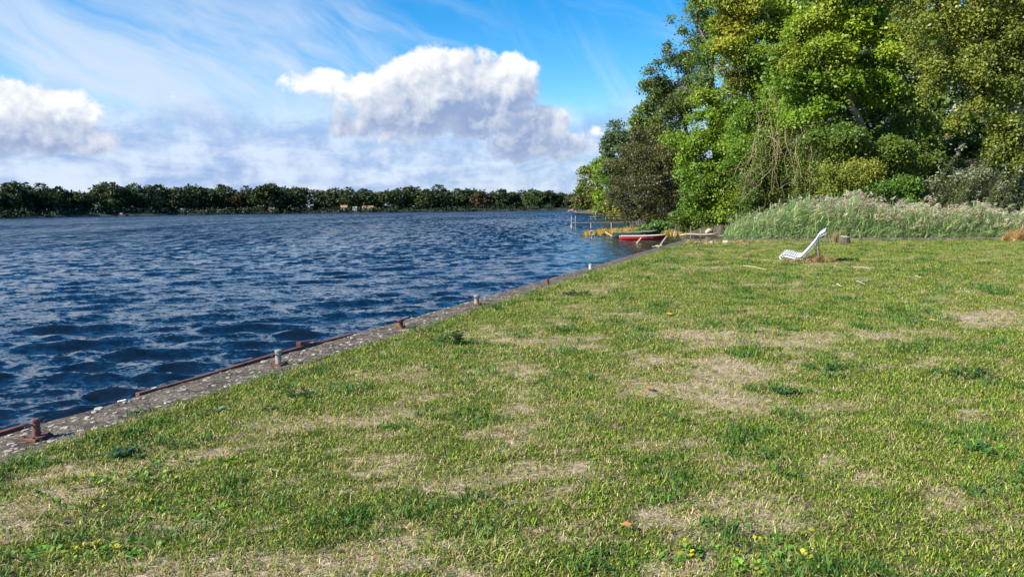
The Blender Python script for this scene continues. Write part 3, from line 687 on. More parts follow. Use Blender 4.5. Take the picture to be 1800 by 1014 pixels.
def px_lobes(spec, Y, squash=1.0):
    out = []
    for s_ in spec:
        px, py, r = s_[:3]; dy = s_[3] if len(s_) > 3 else 0.0; asp = s_[4] if len(s_) > 4 else 1.0
        p = atY(px, py, Y + dy); R = r / FPX * (Y + dy); out.append((p[0], p[1], p[2], R, R * squash, R * asp))
    return out
def clumps(g, lo, k, rs=(0.24, 0.58)):
    out = []
    for l in lo:
        for q in range(k):
            d = g.normal(size=3); d /= np.linalg.norm(d); d[2] = d[2] * 0.9 + 0.1; f = g.uniform(0.35, 0.98); r = g.uniform(*rs)
            out.append((*(l[:3] + d * l[3:6] * f), l[3] * r, l[4] * r, l[5] * r * 0.55))
    return np.array(out)
def tree(name, label, base, lobes, n, size, pal, r0, seed, cat='tree', group='trees along the right bank', mat=None, lean=None, fork=0.4, trunk=True, sub=11, bark=None, **kw):
    g = np.random.default_rng(seed)
    root = empty(name, base, label, cat, group)
    lo = rel(lobes, base)
    if 'patch' in kw: kw['patch'] = [(np.array(c) - np.array(base), r, col) for c, r, col in kw['patch']]
    V, F, T = leaf_cloud(g, clumps(g, lo, sub) if sub else lo, n, size, pal, **kw)
    link('crown', mesh_np('crown', V, [F], mat or M_LEAF, tint=T), root)
    if trunk:
        l2 = None if lean is None else np.array(lean) - np.array(base)
        woods(g, (0, 0, -0.3), lo, r0, fork, l2).build('trunk', bark or M_BARK, root, smooth=True)
    return root
MAPLE = [(0.076, 0.151, 0.015), (0.136, 0.24, 0.019), (0.226, 0.34, 0.021), (0.361, 0.428, 0.025)]
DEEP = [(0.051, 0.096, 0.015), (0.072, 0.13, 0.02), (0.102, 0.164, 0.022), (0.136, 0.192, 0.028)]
OLIVE = [(0.103, 0.146, 0.022), (0.172, 0.213, 0.03), (0.253, 0.28, 0.04), (0.345, 0.347, 0.06)]
BROWN = [(0.055, 0.06, 0.02), (0.085, 0.085, 0.026), (0.11, 0.115, 0.03), (0.135, 0.10, 0.035)]
BLUEG = [(0.057, 0.098, 0.035), (0.081, 0.128, 0.041), (0.114, 0.164, 0.047)]
WILLOW = [(0.06, 0.085, 0.026), (0.09, 0.125, 0.035), (0.15, 0.18, 0.06), (0.40, 0.43, 0.30)]
YEL = (0.42, 0.33, 0.03); LIME = (0.26, 0.32, 0.03); GOLD = (0.50, 0.30, 0.03)
def bank_z(y): return 0.6
def B(px, Y, z=0.6): p = atY(px, 400, Y); return (p[0], p[1], z)
def P3(px, py, Y): return tuple(atY(px, py, Y))

# far end of the right bank, the wooded point
tree('shore_tree', 'olive brown tree at the tip of the wooded point where the lake bends away', B(1036, 285, -0.2), px_lobes([(1030, 322, 14), (1040, 305, 15), (1048, 335, 18), (1026, 348, 15), (1042, 355, 16), (1022, 333, 9)], 282), 9000, 0.75, OLIVE[:2] + BROWN[2:], 0.4, 301, spread=1.0, gap=-0.35, gscale=0.25)
tree('shore_tree', 'bright green tree between the olive point tree and the bluish green tree', B(1066, 220, 0.2), px_lobes([(1062, 285, 17), (1070, 300, 20), (1058, 318, 16), (1066, 345, 20), (1080, 330, 18)], 218), 9000, 0.55, MAPLE, 0.35, 302, spread=0.7, gap=-0.35, gscale=0.35)
tree('shore_tree', 'tall bluish green tree with rounded top behind the brown leaved tree', B(1096, 165, 0.2), px_lobes([(1090, 232, 24), (1082, 255, 22), (1100, 265, 28), (1080, 290, 22), (1104, 310, 30), (1085, 330, 24)], 163), 14000, 0.42, BLUEG, 0.4, 303, spread=0.55, gap=-0.35, gscale=0.45)
tree('shore_tree', 'dark green tree rising just behind the top of the brown leaved tree', B(1150, 118, 0.6), px_lobes([(1140, 195, 26), (1160, 170, 30), (1130, 225, 24), (1165, 230, 40), (1120, 215, 16), (1180, 280, 60)], 114), 16000, 0.32, DEEP[1:] + [(0.08, 0.12, 0.03)], 0.35, 304, spread=0.42, gap=-0.35, gscale=0.6)
tree('brown_tree', 'rounded brown leaved tree turning autumn rust at the water behind the jetty', B(1140, 78, 0.0), px_lobes([(1140, 275, 52), (1165, 300, 50), (1110, 300, 42), (1100, 335, 36), (1140, 340, 62), (1180, 350, 48), (1095, 365, 26), (1130, 378, 36), (1165, 385, 36), (1125, 250, 28), (1155, 247, 32)], 78), 38000, 0.155, BROWN, 0.22, 305, spread=0.24, gap=-0.3, gscale=1.0)
tree('tall_tree', 'tall thin leaved tree with open twigs against the blue sky above the bank', B(1225, 78, 0.6), px_lobes([(1150, 125, 20), (1138, 145, 14), (1165, 150, 20), (1190, 95, 20), (1175, 110, 15), (1150, 165, 18), (1200, 150, 30), (1215, 110, 30), (1180, 185, 28), (1205, 190, 34), (1143, 118, 10), (1172, 78, 8)], 78), 15000, 0.17, [(0.06, 0.10, 0.022), (0.10, 0.145, 0.03), (0.16, 0.18, 0.035)], 0.25, 306, spread=0.24, gap=-0.15, gscale=1.4, inner=0.05, cluster=8)
tree('tall_tree', 'dark green tree whose top leaves the picture left of the yellowing maple', B(1260, 74, 0.8), px_lobes([(1220, -10, 40), (1215, 35, 30), (1250, -40, 60), (1260, 30, 40), (1235, 70, 34), (1280, 80, 50), (1225, -70, 50), (1205, 20, 14), (1235, 110, 30), (1245, 150, 34), (1225, 170, 28)], 74), 26000, 0.17, DEEP[1:] + [(0.08, 0.13, 0.025)], 0.3, 307, spread=0.25, gap=-0.2, gscale=1.1)
tree('maple_tree', 'bright green maple with layered sprays standing at the water right of brown tree', B(1240, 66, 0.4), px_lobes([(1245, 225, 40), (1215, 260, 36), (1260, 270, 50), (1290, 235, 44), (1225, 305, 36), (1280, 320, 50), (1205, 285, 18), (1240, 350, 44), (1285, 365, 46), (1225, 375, 30), (1300, 290, 50), (1250, 395, 24, 0, 0.7), (1280, 200, 40)], 65), 60000, 0.16, MAPLE[:3] + [(0.13, 0.24, 0.03)], 0.22, 308, spread=0.26, gap=-0.15, gscale=1.5, up=0.9, patch=[(P3(1290, 345, 64), 1.2, LIME), (P3(1260, 300, 64), 0.8, LIME)])
tree('maple_tree', 'tall maple with yellow sprays on its left side beside the dark treetop', B(1330, 62, 0.8), px_lobes([(1310, 40, 56), (1285, 80, 40), (1345, -10, 70), (1290, 10, 46), (1340, 90, 60), (1300, 130, 50), (1280, 170, 44), (1345, 160, 60), (1390, 60, 60), (1310, -60, 70)], 61), 60000, 0.17, [(0.08, 0.16, 0.02), (0.15, 0.24, 0.022), (0.24, 0.33, 0.025), (0.36, 0.40, 0.03)], 0.3, 309, spread=0.27, gap=-0.15, gscale=1.4, up=0.8,
     patch=[(P3(1272, 50, 60), 1.1, (0.42, 0.38, 0.03)), (P3(1300, 20, 59), 1.5, (0.30, 0.30, 0.03)), (P3(1365, 85, 57), 0.6, GOLD), (P3(1260, 120, 60), 1.2, (0.20, 0.20, 0.035)), (P3(1295, 130, 60), 0.7, (0.16, 0.15, 0.04))])
tree('maple_tree', 'broad bright green maple above the leaning trunk with lightened bark', B(1570, 55, 0.8), px_lobes([(1460, 40, 66), (1420, 80, 60), (1510, 30, 60), (1390, 130, 46), (1470, 110, 60), (1540, 90, 60), (1430, 160, 50), (1500, 150, 56), (1440, -40, 80), (1550, -20, 80), (1560, 160, 44), (1410, 200, 40), (1580, 60, 40)], 51, 1.0), 80000, 0.16, MAPLE, 0.27, 310, bark=M_TRUNK, spread=0.26, gap=-0.12, gscale=1.5, up=0.9, lean=P3(1495, 185, 50.5),
     patch=[(P3(1475, 105, 48.5), 0.7, (0.34, 0.34, 0.03)), (P3(1400, 60, 49), 1.5, LIME), (P3(1450, 20, 49), 1.2, LIME), (P3(1365, 90, 50), 0.7, GOLD)])
tree('hanging_tree', 'big olive yellow tree overhanging from the upper right corner', B(1800, 46, 0.6), px_lobes([(1640, 40, 50), (1700, 0, 70), (1760, 40, 70), (1690, 80, 50), (1740, 110, 56), (1660, 110, 36), (1640, 150, 28), (1720, 160, 36), (1790, 130, 60), (1610, 20, 34), (1630, -50, 70), (1760, -80, 90), (1780, 220, 44), (1795, 280, 40), (1770, 255, 30), (1620, 90, 26), (1850, 60, 100), (1690, 195, 20)], 44, 0.8), 90000, 0.125, OLIVE, 0.32, 311, spread=0.22, gap=-0.05, gscale=1.7, up=0.6, droop=0.6)
# the dark wood behind
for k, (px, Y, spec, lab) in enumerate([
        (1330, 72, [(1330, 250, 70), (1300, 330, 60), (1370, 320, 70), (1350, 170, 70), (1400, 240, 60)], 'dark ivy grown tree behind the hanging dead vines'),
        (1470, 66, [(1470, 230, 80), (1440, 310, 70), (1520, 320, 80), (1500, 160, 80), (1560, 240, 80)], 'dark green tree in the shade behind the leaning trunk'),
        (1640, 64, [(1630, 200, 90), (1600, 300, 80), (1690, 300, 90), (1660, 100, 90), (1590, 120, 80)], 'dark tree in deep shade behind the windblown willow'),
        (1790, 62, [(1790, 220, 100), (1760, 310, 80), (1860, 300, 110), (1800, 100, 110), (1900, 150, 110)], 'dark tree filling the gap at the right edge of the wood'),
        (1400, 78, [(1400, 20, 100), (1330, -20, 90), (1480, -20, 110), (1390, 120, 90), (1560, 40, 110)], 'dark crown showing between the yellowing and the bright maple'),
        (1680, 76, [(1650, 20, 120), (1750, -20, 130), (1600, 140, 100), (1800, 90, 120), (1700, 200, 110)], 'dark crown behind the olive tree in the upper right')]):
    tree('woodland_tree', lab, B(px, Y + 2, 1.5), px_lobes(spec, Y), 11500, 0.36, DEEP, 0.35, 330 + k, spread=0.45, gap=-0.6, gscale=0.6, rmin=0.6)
def bush(name, label, base, spec, Y, n, size, pal, seed, **kw):
    return tree(name, label, base, px_lobes(spec, Y), n, size, pal, 0.06, seed, cat='shrub', group='shrubs at the foot of the wood', fork=0.25, **kw)
bush('yellow_shrub', 'shrub with golden yellow leaves above the middle of the reeds', B(1490, 47, 0.3), [(1475, 300, 26), (1505, 292, 24), (1530, 300, 22), (1450, 312, 18), (1465, 335, 20), (1500, 325, 24)], 46.5, 11000, 0.11, [(0.12, 0.17, 0.025), (0.2, 0.24, 0.03), (0.33, 0.29, 0.03), (0.42, 0.30, 0.03)], 351, spread=0.26, gap=0.12, gscale=1.5, sub=6, up=0.8)
bush('green_shrub', 'bright green leafy shrub right of the golden shrub behind reed plumes', B(1560, 46, 0.3), [(1560, 335, 26), (1590, 330, 22), (1530, 348, 24), (1500, 352, 24), (1475, 352, 18), (1580, 352, 24)], 45.5, 11000, 0.12, [(0.06, 0.13, 0.02), (0.10, 0.19, 0.022), (0.16, 0.25, 0.03)], 352, spread=0.26, gap=0.10, gscale=1.5, sub=6, up=0.8)
bush('green_shrub', 'half shaded shrub under the leaning trunk between the maples', B(1590, 52, 0.5), [(1570, 290, 40), (1610, 260, 40), (1600, 310, 36), (1540, 265, 26), (1630, 300, 36), (1570, 225, 30), (1610, 215, 34)], 52, 16000, 0.15, DEEP[1:] + MAPLE[1:2], 353, spread=0.28, gap=0.05, gscale=1.3, sub=8)
bush('green_shrub', 'sunlit green saplings in front of the foot of the leaning trunk', B(1530, 50, 0.5), [(1545, 275, 34), (1510, 250, 30), (1480, 235, 34), (1575, 255, 30), (1450, 265, 34), (1500, 290, 30), (1430, 235, 26), (1600, 285, 26)], 49.5, 17000, 0.13, DEEP[2:] + MAPLE[:2], 359, spread=0.28, gap=0.12, gscale=1.3, sub=8, up=0.8)
bush('green_shrub', 'leafy mid height growth between the water maple and the dead vines', B(1330, 60, 0.5), [(1320, 230, 44), (1350, 200, 40), (1300, 255, 40), (1335, 275, 34), (1370, 170, 36), (1290, 300, 26)], 58.5, 20000, 0.14, MAPLE[:3], 360, spread=0.28, gap=0.05, sub=8, gscale=1.6, up=0.8)
bush('ivy_thicket', 'dark ivy thicket around the dead vines at the left end of the reeds', B(1360, 56, 0.3), [(1340, 330, 34), (1375, 310, 30), (1320, 370, 34), (1400, 335, 26), (1365, 355, 34), (1345, 270, 30), (1385, 260, 26), (1410, 290, 26)], 55, 22000, 0.13, DEEP[1:] + [(0.05, 0.11, 0.025)], 354, spread=0.22, gap=-0.25, gscale=1.6)
bush('waterside_shrub', 'low green shrub overhanging the inlet behind the pale driftwood', B(1260, 66, 0.0), [(1225, 385, 22), (1255, 380, 26), (1290, 378, 28), (1210, 398, 14), (1320, 385, 26), (1195, 380, 14)], 64.6, 14000, 0.15, DEEP[1:] + MAPLE[:2], 355, spread=0.22, gap=-0.2, gscale=1.5)
bush('nettle_clump', 'green nettles in a clump right behind the red boat', B(1160, 69, -0.3), [(1145, 400, 12), (1165, 402, 14), (1180, 405, 10), (1130, 405, 9), (1155, 394, 10)], 68.5, 4500, 0.16, [(0.06, 0.13, 0.03), (0.10, 0.19, 0.04), (0.15, 0.24, 0.05)], 356, spread=0.16, gap=-0.6, up=0.7)
bush('yellow_shrub', 'small yellow bush on the distant bank beyond the second jetty', B(1086, 150, 0.0), [(1088, 372, 9), (1082, 378, 7), (1096, 376, 8), (1074, 378, 5)], 149, 1800, 0.35, [(0.25, 0.24, 0.04), (0.40, 0.33, 0.04)], 357, spread=0.3, gap=-1)
bush('green_shrub', 'green bushes on the distant bank left of the small yellow bush', B(1064, 185, 0.0), [(1056, 366, 9), (1066, 362, 11), (1074, 368, 9), (1046, 370, 6)], 184, 2600, 0.4, OLIVE[:3] + MAPLE[1:2], 358, spread=0.4, gap=-1)

def willow():
    g = np.random.default_rng(77); base = B(1690, 45, 0.2)
    root = empty('willow_shrub', base, 'greyish willow bush bent by the wind with silvery shoot tips at right', 'shrub', 'shrubs at the foot of the wood')
    mb = MB(); V, T = [], []
    for i in range(150):
        b = np.array([g.normal(0, 1.5), g.normal(0, 0.8), 0.0]); hgt = g.uniform(2.0, 4.4) * (1.7 if g.uniform() < 0.10 else 1.0) * (1 - 0.08 * abs(b[0])); ln = g.uniform(0.15, 0.55) * hgt
        pts = [b + np.array([ln * t ** 1.6, g.normal(0, 0.06), hgt * t * (1 - 0.12 * t)]) for t in np.linspace(0, 1, 6)]
        mb.tube(pts, list(np.linspace(0.016, 0.003, 6)), 4, cap=False)
        for q in range(150):
            t = g.uniform(0.22, 1.0) ** 0.8; s_ = t * 5; i0 = min(int(s_), 4); p = pts[i0] + (pts[i0 + 1] - pts[i0]) * (s_ - i0) + g.normal(size=3) * 0.09
            d = np.array([g.normal(0.55, 0.5), g.normal(0, 0.5), g.normal(0.15, 0.5)]); d /= np.linalg.norm(d); s2 = np.cross(d, g.normal(size=3)); s2 /= np.linalg.norm(s2)
            L = g.uniform(0.11, 0.20); w = L * 0.17
            V += [p, p + d * L * 0.5 + s2 * w, p + d * L, p + d * L * 0.5 - s2 * w]
            tip = 1.0 if (t > 0.86 and g.uniform() < 0.6) else 0.0
            c = np.array(WILLOW[3] if tip else WILLOW[int(g.integers(3))]) * g.uniform(0.75, 1.25); T += [c] * 4
    tag(mb.build('stem', M_DARKWOOD, root), kind='stuff')
    link('foliage', mesh_np('foliage', V, [np.arange(len(V)).reshape(-1, 4)], M_LEAF, tint=np.array(T)), root)
willow()

def vines(label, spots, seed, Y):
    g = np.random.default_rng(seed); p0 = atY(spots[0][0], spots[0][1], Y); base = np.array([p0[0], Y, 0.4])
    root = empty('dead_vine', base, label, 'vine', 'dead vines hanging in the wood')
    mb = MB()
    for px, py, drop, lat in spots:
        for q in range(4):
            a = np.array(atY(px + g.normal(0, 14), py + g.normal(0, 12), Y + g.normal(0, 0.4))); dz = drop / FPX * Y * g.uniform(0.6, 1.15); dx = (lat + g.normal(0, 22)) / FPX * Y
            pts = []
            for t in np.linspace(0, 1, 9):
                pts.append(a - base + np.array([dx * t ** 1.3 + 0.12 * math.sin(5 * t + q * 2), 0.25 * math.sin(3 * t + q), -dz * t]) + g.normal(size=3) * 0.10)
            mb.tube(pts, list(np.linspace(0.020, 0.007, 9) * g.uniform(0.5, 1.4)), 5, cap=False)
    lo = [(*(np.array(atY(px + lat * 0.3, py + drop * 0.45, Y + 0.5)) - base), 26 / FPX * Y, 0.4, drop * 0.5 / FPX * Y) for px, py, drop, lat in spots]
    V, F, T = leaf_cloud(g, lo, 4200, 0.09, DEEP[1:] + [(0.22, 0.22, 0.05)], cluster=8, spread=0.16, gap=-0.05, gscale=2.2)
    link('foliage', mesh_np('foliage', V, [F], M_LEAF, tint=T), root)
    tag(mb.build('strand', M_TWIG, root, smooth=True), kind='stuff')
vines('pale dead vines hanging over dark ivy at the left of the wood', [(1345, 195, 130, 0), (1360, 210, 120, -10), (1330, 250, 90, -25), (1370, 240, 110, 10), (1385, 215, 120, -8), (1350, 280, 70, -30), (1400, 190, 90, -30), (1320, 300, 50, -20), (1365, 160, 70, 5)], 401, 53.0)
vines('bleached dead branches dropping to the reed tops right of the hanging vines', [(1425, 215, 110, -8), (1432, 220, 125, -12), (1440, 230, 60, 8), (1415, 260, 90, -4), (1450, 200, 60, -20), (1418, 300, 50, -10)], 402, 51.0)

# reeds ------------------------------------------------------------
M_REED = leaf_mat('reed_leaf', trans=0.4, rough=0.4, spec=0.4, warm=(1.1, 1.1, 0.7))
def reed_bed():
    g = np.random.default_rng(90); V3, F4, T, PV, PT = [], [], [], [], []
    def top_at(px):
        return np.interp(px, [1280, 1292, 1320, 1360, 1400, 1425, 1450, 1500, 1560, 1620, 1700, 1760, 1800, 1900, 2200], [404, 398, 382, 364, 350, 345, 350, 354, 358, 364, 372, 374, 370, 372, 372])
    n = 8200; V = []; 
    def leafq(p, d, L, w, c, bend=0.35):
        s_ = np.cross(d, np.array([0.2, 1.0, 0.35]) + g.normal(size=3) * 0.5); s_ /= (np.linalg.norm(s_) + 1e-9)
        m = p + d * L * 0.5; t = p + d * L - np.array([0, 0, L * bend])
        V.extend([p - s_ * w * 0.4, p + s_ * w * 0.4, m + s_ * w * 0.5, m - s_ * w * 0.5, t + s_ * w * 0.06, t - s_ * w * 0.06]); T.extend([c] * 6)
    for i in range(n):
        px = g.uniform(1278, 2050); dep = g.uniform() ** 1.7 * 5.0
        e = CORNER + BD * 1.0; 
        yb = CORNER[1] + (atY(px, 420, 37.0)[0] - CORNER[0]) * BD[1] / BD[0]
        Y = yb + 0.35 + dep + max(0, (1330 - px) / 50) * g.uniform(0, 1.6)
        b = atY(px, 420, Y); top = atY(px, top_at(px) + g.normal(0, 7) + 9 * math.sin(px * 0.045) * math.sin(px * 0.013 + 1) - (14 if g.uniform() < 0.05 else 0), Y)[2]
        z0 = WATER_Z - 0.05; H = max(0.5, (top - z0) * g.uniform(0.62, 1.02)); ln = g.uniform(0.08, 0.34) * H + 0.1 * max(0, (1400 - px) / 120)
        ln = -ln * 0.6 if px < 1400 and g.uniform() < 0.45 else ln
        x0 = np.array([b[0] - ln, Y, z0]); lean_y = g.normal(0, 0.12) - 0.12
        P = lambda t: x0 + np.array([ln * t ** 1.7, lean_y * t * t, H * t * (1 - 0.04 * t)])
        gc = np.array([(0.23, 0.35, 0.12), (0.29, 0.41, 0.15), (0.37, 0.46, 0.21), (0.16, 0.27, 0.09), (0.43, 0.49, 0.23), (0.46, 0.42, 0.19)][int(g.choice(6, p=[.25, .25, .2, .15, .1, .05]))]) * g.uniform(0.8, 1.2)
        for a, b2 in ((0.25, 0.62), (0.62, 1.0)):
            p, q = P(a), P(b2); w = 0.006; V.extend([p - [w, 0, 0], p + [w, 0, 0], (p + q) / 2 + [w, 0, 0], (p + q) / 2 - [w, 0, 0], q + [w * .6, 0, 0], q - [w * .6, 0, 0]]); T.extend([gc * 1.1] * 6)
        for q in range(7):
            t = g.uniform(0.28, 0.98); a = g.uniform(0, 6.283); d = np.array([math.cos(a) * 0.6 + 0.55, math.sin(a) * 0.6 - 0.1, g.uniform(0.45, 1.5)]); d /= np.linalg.norm(d)
            leafq(P(t), d, g.uniform(0.28, 0.5), g.uniform(0.018, 0.032), gc * g.uniform(0.8, 1.25))
        if H > 1.3 and g.uniform() < (0.36 if px > 1420 else 0.10):
            p = P(1.0); pc = np.array([(0.50, 0.40, 0.32), (0.58, 0.50, 0.40), (0.42, 0.30, 0.24), (0.62, 0.56, 0.46)][int(g.integers(4))])
            for q in range(22):
                t = g.uniform(); a = p + np.array([0.22 * t, 0, 0.24 * t - 0.16 * t * t]) + g.normal(size=3) * 0.025
                d = np.array([g.uniform(0.3, 1.0), g.normal(0, 0.35), g.normal(-0.15, 0.4)]); d /= np.linalg.norm(d); s_ = np.cross(d, g.normal(size=3)); s_ /= np.linalg.norm(s_)
                L = g.uniform(0.07, 0.16); w = 0.014
                PV.extend([a - s_ * w * 0.3, a + d * L * 0.5 - s_ * w, a + d * L, a + d * L * 0.5 + s_ * w]); PT.extend([pc * g.uniform(0.8, 1.2)] * 4)
    k = np.arange(0, len(V), 6)[:, None]
    F = np.concatenate([k + np.array([0, 1, 2, 3]), k + np.array([3, 2, 4, 5])])
    tag(link('reed_bed', mesh_np('reed_bed', np.array(V), [F], M_REED, tint=np.array(T))), kind='stuff')
    tag(link('reed_plumes', mesh_np('reed_plumes', np.array(PV), [np.arange(len(PV)).reshape(-1, 4)], M_LEAF, tint=np.array(PT))), kind='stuff')
reed_bed()
def blades(name, centres, n, h, w, pal, seed, lean=0.35, dome=0.0):
    """upright blades round a list of (x, y, z, rx, ry)"""
    g = np.random.default_rng(seed); V, T = [], []; ce = np.array(centres, float); ar = ce[:, 3] * ce[:, 4]; ar = ar / ar.sum()
    for i in range(n):
        c = ce[g.choice(len(ce), p=ar)]; a = g.uniform(0, 6.283); r = math.sqrt(g.uniform()); b = np.array([c[0] + r * math.cos(a) * c[3], c[1] + r * math.sin(a) * c[4], c[2]])
        H = h * g.uniform(0.4, 1.15) * (1 - dome * r * r); l = g.normal(0, lean, 2) * H; s_ = np.array([math.cos(a * 3), math.sin(a * 3), 0]) * w * 0.5
        m = b + np.array([l[0] * 0.3, l[1] * 0.3, H * 0.6]); t = b + np.array([l[0], l[1], H * g.uniform(0.75, 1.0)])
        V += [b - s_, b + s_, m + s_ * 0.8, m - s_ * 0.8, t + s_ * 0.1, t - s_ * 0.1]; T += [np.array(pal[int(g.integers(len(pal)))]) * g.uniform(0.8, 1.2)] * 6
    k = np.arange(0, len(V), 6)[:, None]; F = np.concatenate([k + np.array([0, 1, 2, 3]), k + np.array([3, 2, 4, 5])])
    return mesh_np(name, np.array(V), [F], M_LEAF, tint=np.array(T))
STRAWC = [(0.42, 0.33, 0.16), (0.34, 0.25, 0.11), (0.50, 0.42, 0.24), (0.27, 0.21, 0.08)]
def sedge():
    c = []
    for px, py, rx, ry in ((1035, 414, 0.5, 1.0), (1050, 413, 0.9, 1.5), (1070, 411, 1.0, 2.0), (1092, 410, 1.0, 2.0), (1112, 409, 1.0, 2.0), (1128, 409, 0.8, 1.5)):
        p = at(px, py, WATER_Z); c.append((p[0], p[1], WATER_Z - 0.05, rx, ry))
    tag(link('yellow_sedge', blades('yellow_sedge', c, 3600, 0.55, 0.035, [(0.50, 0.33, 0.04), (0.42, 0.28, 0.05), (0.34, 0.28, 0.06), (0.55, 0.42, 0.10)], 61, 0.25)), kind='stuff')
    c = []
    for px, py in ((1182, 411), (1192, 414), (1175, 412)):
        p = at(px, py, WATER_Z); c.append((p[0], p[1], WATER_Z - 0.05, 0.6, 0.6))
    tag(link('shore_sedge', blades('shore_sedge', c, 500, 0.45, 0.04, [(0.50, 0.36, 0.10), (0.40, 0.26, 0.06), (0.30, 0.24, 0.08)], 62, 0.3)), kind='stuff')
sedge()

# ------------------------------------------------------------------ far shore
def far_shore():
    g = np.random.default_rng(55)
    DK = [(0.018, 0.034, 0.016), (0.028, 0.050, 0.020), (0.042, 0.068, 0.024), (0.075, 0.10, 0.034)]  # leaf colours darkened to stand in for cloud shadow over the far shore
    OL = [(0.035, 0.052, 0.018), (0.055, 0.075, 0.024), (0.085, 0.10, 0.035)]
    GR = [(0.030, 0.060, 0.018), (0.050, 0.095, 0.025), (0.08, 0.13, 0.03)]
    RU = [(0.04, 0.045, 0.018), (0.07, 0.055, 0.022), (0.085, 0.058, 0.026)]
    def proto(seed, pal, full):
        gg = np.random.default_rng(seed); lo = []
        for i in range(16):                   # a crown about one high and one wide
            a = gg.uniform(0, 6.283); h = gg.uniform(0.12 if full else 0.22, 0.80 + 0.1 * gg.uniform()); rr = 0.34 * math.sin(math.pi * min(1, (h - 0.05) / 0.95)) * gg.uniform(0.4, 1.1)
            r = gg.uniform(0.17, 0.26); lo.append((rr * math.cos(a), rr * math.sin(a), h, r, r, r * 0.85))
        lo.append((0, 0, 0.82, 0.2, 0.2, 0.16))
        V, F, T = leaf_cloud(gg, lo, 3400, 0.062, pal, cluster=8, spread=0.035, gap=-0.5, gscale=9.0, rmin=0.6)
        return mesh_np('crown', V, [F], M_FARLEAF, tint=T), woods(gg, (0, 0, -0.04), lo, 0.022, 0.45, n=6).mesh('trunk', M_BARK, True)
    pr = {'d': [proto(500 + i, DK, i % 2) for i in range(5)], 'o': [proto(510 + i, OL, True) for i in range(2)], 'g': [proto(520, GR, True)], 'r': [proto(530, RU, True)]}
    S = np.array(FSHORE)
    def shore_y(px):
        return np.interp(px, [-200, 0, 300, 600, 800, 1000, 1200], [250, 312, 418, 466, 480, 490, 496])
    rows = [  # px centre, width px, top py, kind, label
        (-40, 60, 326, 'd', 'dark far shore tree at the left edge of the picture'),
        (2, 34, 336, 'd', 'low dark tree cut by the left picture edge on the far shore'),
        (27, 48, 322, 'd', 'broad tall tree near the left end of far shore with pale lit crown'),
        (48, 30, 334, 'd', 'dark tree leaning on the right of the first broad far shore tree'),
        (80, 38, 327, 'd', 'dark tree of medium height left of the twin topped far tree'),
        (106, 30, 328, 'd', 'twin topped dark tree on the far shore left of the low gap'),
        (133, 38, 335, 'd', 'low flat topped dark tree beside the gap in the far treeline'),
        (156, 24, 340, 'o', 'small olive tree in the low gap of the far treeline'),
        (186, 44, 323, 'o', 'tall broad tree right of the low gap, sunlit on its left'),
        (193, 26, 350, 'g', 'short pale green tree in front of the tall broad tree by the gap'),
        (216, 30, 329, 'd', 'dark tree directly behind the tiny red moored boat'),
        (237, 28, 325, 'd', 'dark tree with a knobbly top right of the tiny red boat'),
        (262, 28, 330, 'd', 'dark tree left of the bare standing trunk on the far shore'),
        (282, 40, 325, 'd', 'broad dark domed tree left of the brown roofed hut'),
        (318, 34, 330, 'o', 'olive tree standing over the brown roofed hut'),
        (338, 36, 324, 'd', 'high domed dark tree right of the brown roofed hut'),
        (362, 30, 332, 'd', 'dark uneven tree in the dip right of the high domed tree'),
        (394, 34, 327, 'd', 'dark round tree above the pale boathouse front'),
        (418, 26, 336, 'r', 'low brownish tree between round dark trees left of the grey hut'),
        (440, 26, 331, 'd', 'small round dark tree behind the grey waterside hut'),
        (474, 44, 323, 'd', 'tallest dark tree of the far shore middle with pale trunk below'),
        (500, 34, 328, 'd', 'dark tree touching the right side of the tallest middle tree'),
        (528, 34, 331, 'd', 'sloping dark tree left of the pale olive tree'),
        (563, 28, 336, 'o', 'pale olive tree leafy to the ground left of the orange house'),
        (590, 34, 333, 'd', 'dark feathery tree above the orange house'),
        (618, 26, 333, 'd', 'dark narrow tree between the orange house and white hut'),
        (641, 30, 332, 'd', 'dark tree spreading over the ochre shed'),
        (667, 34, 338, 'o', 'lower olive tree just right of the ochre shed'),
        (694, 30, 332, 'd', 'dark tree starting the long even stretch right of the ochre shed'),
        (722, 36, 330, 'd', 'broad dark tree in the long even stretch of the far shore'),
        (748, 28, 335, 'd', 'dark tree in a slight dip of the long even stretch'),
        (774, 36, 329, 'd', 'highest dark tree of the stretch left of the rusty brown tree'),
        (803, 28, 332, 'd', 'dark tree second to the left of the rusty brown tree'),
        (824, 28, 331, 'd', 'dark tree touching the left of the rusty brown tree'),
        (848, 26, 335, 'r', 'rusty brown tree alone among dark trees above the pale beach'),
        (864, 20, 341, 'd', 'small tree in the notch right of the rusty brown tree'),
        (880, 30, 335, 'd', 'dark round tree above the left end of the pale beach'),
        (902, 24, 340, 'o', 'small olive tree above the middle of the pale beach'),
        (920, 26, 338, 'd', 'greenish round tree above the right end of the pale beach'),
        (938, 28, 333, 'g', 'green domed tree standing highest right of the pale beach'),
        (962, 34, 336, 'd', 'dark wide tree right of the green domed tree'),
        (985, 30, 339, 'd', 'dark tree left of the wooded point in the distance'),
        (1006, 30, 342, 'd', 'last dark tree of the far shore before the wooded point'),
        (1030, 34, 342, 'd', 'dark far shore tree half hidden by the wooded point')]
    cnt = {k: 0 for k in pr}
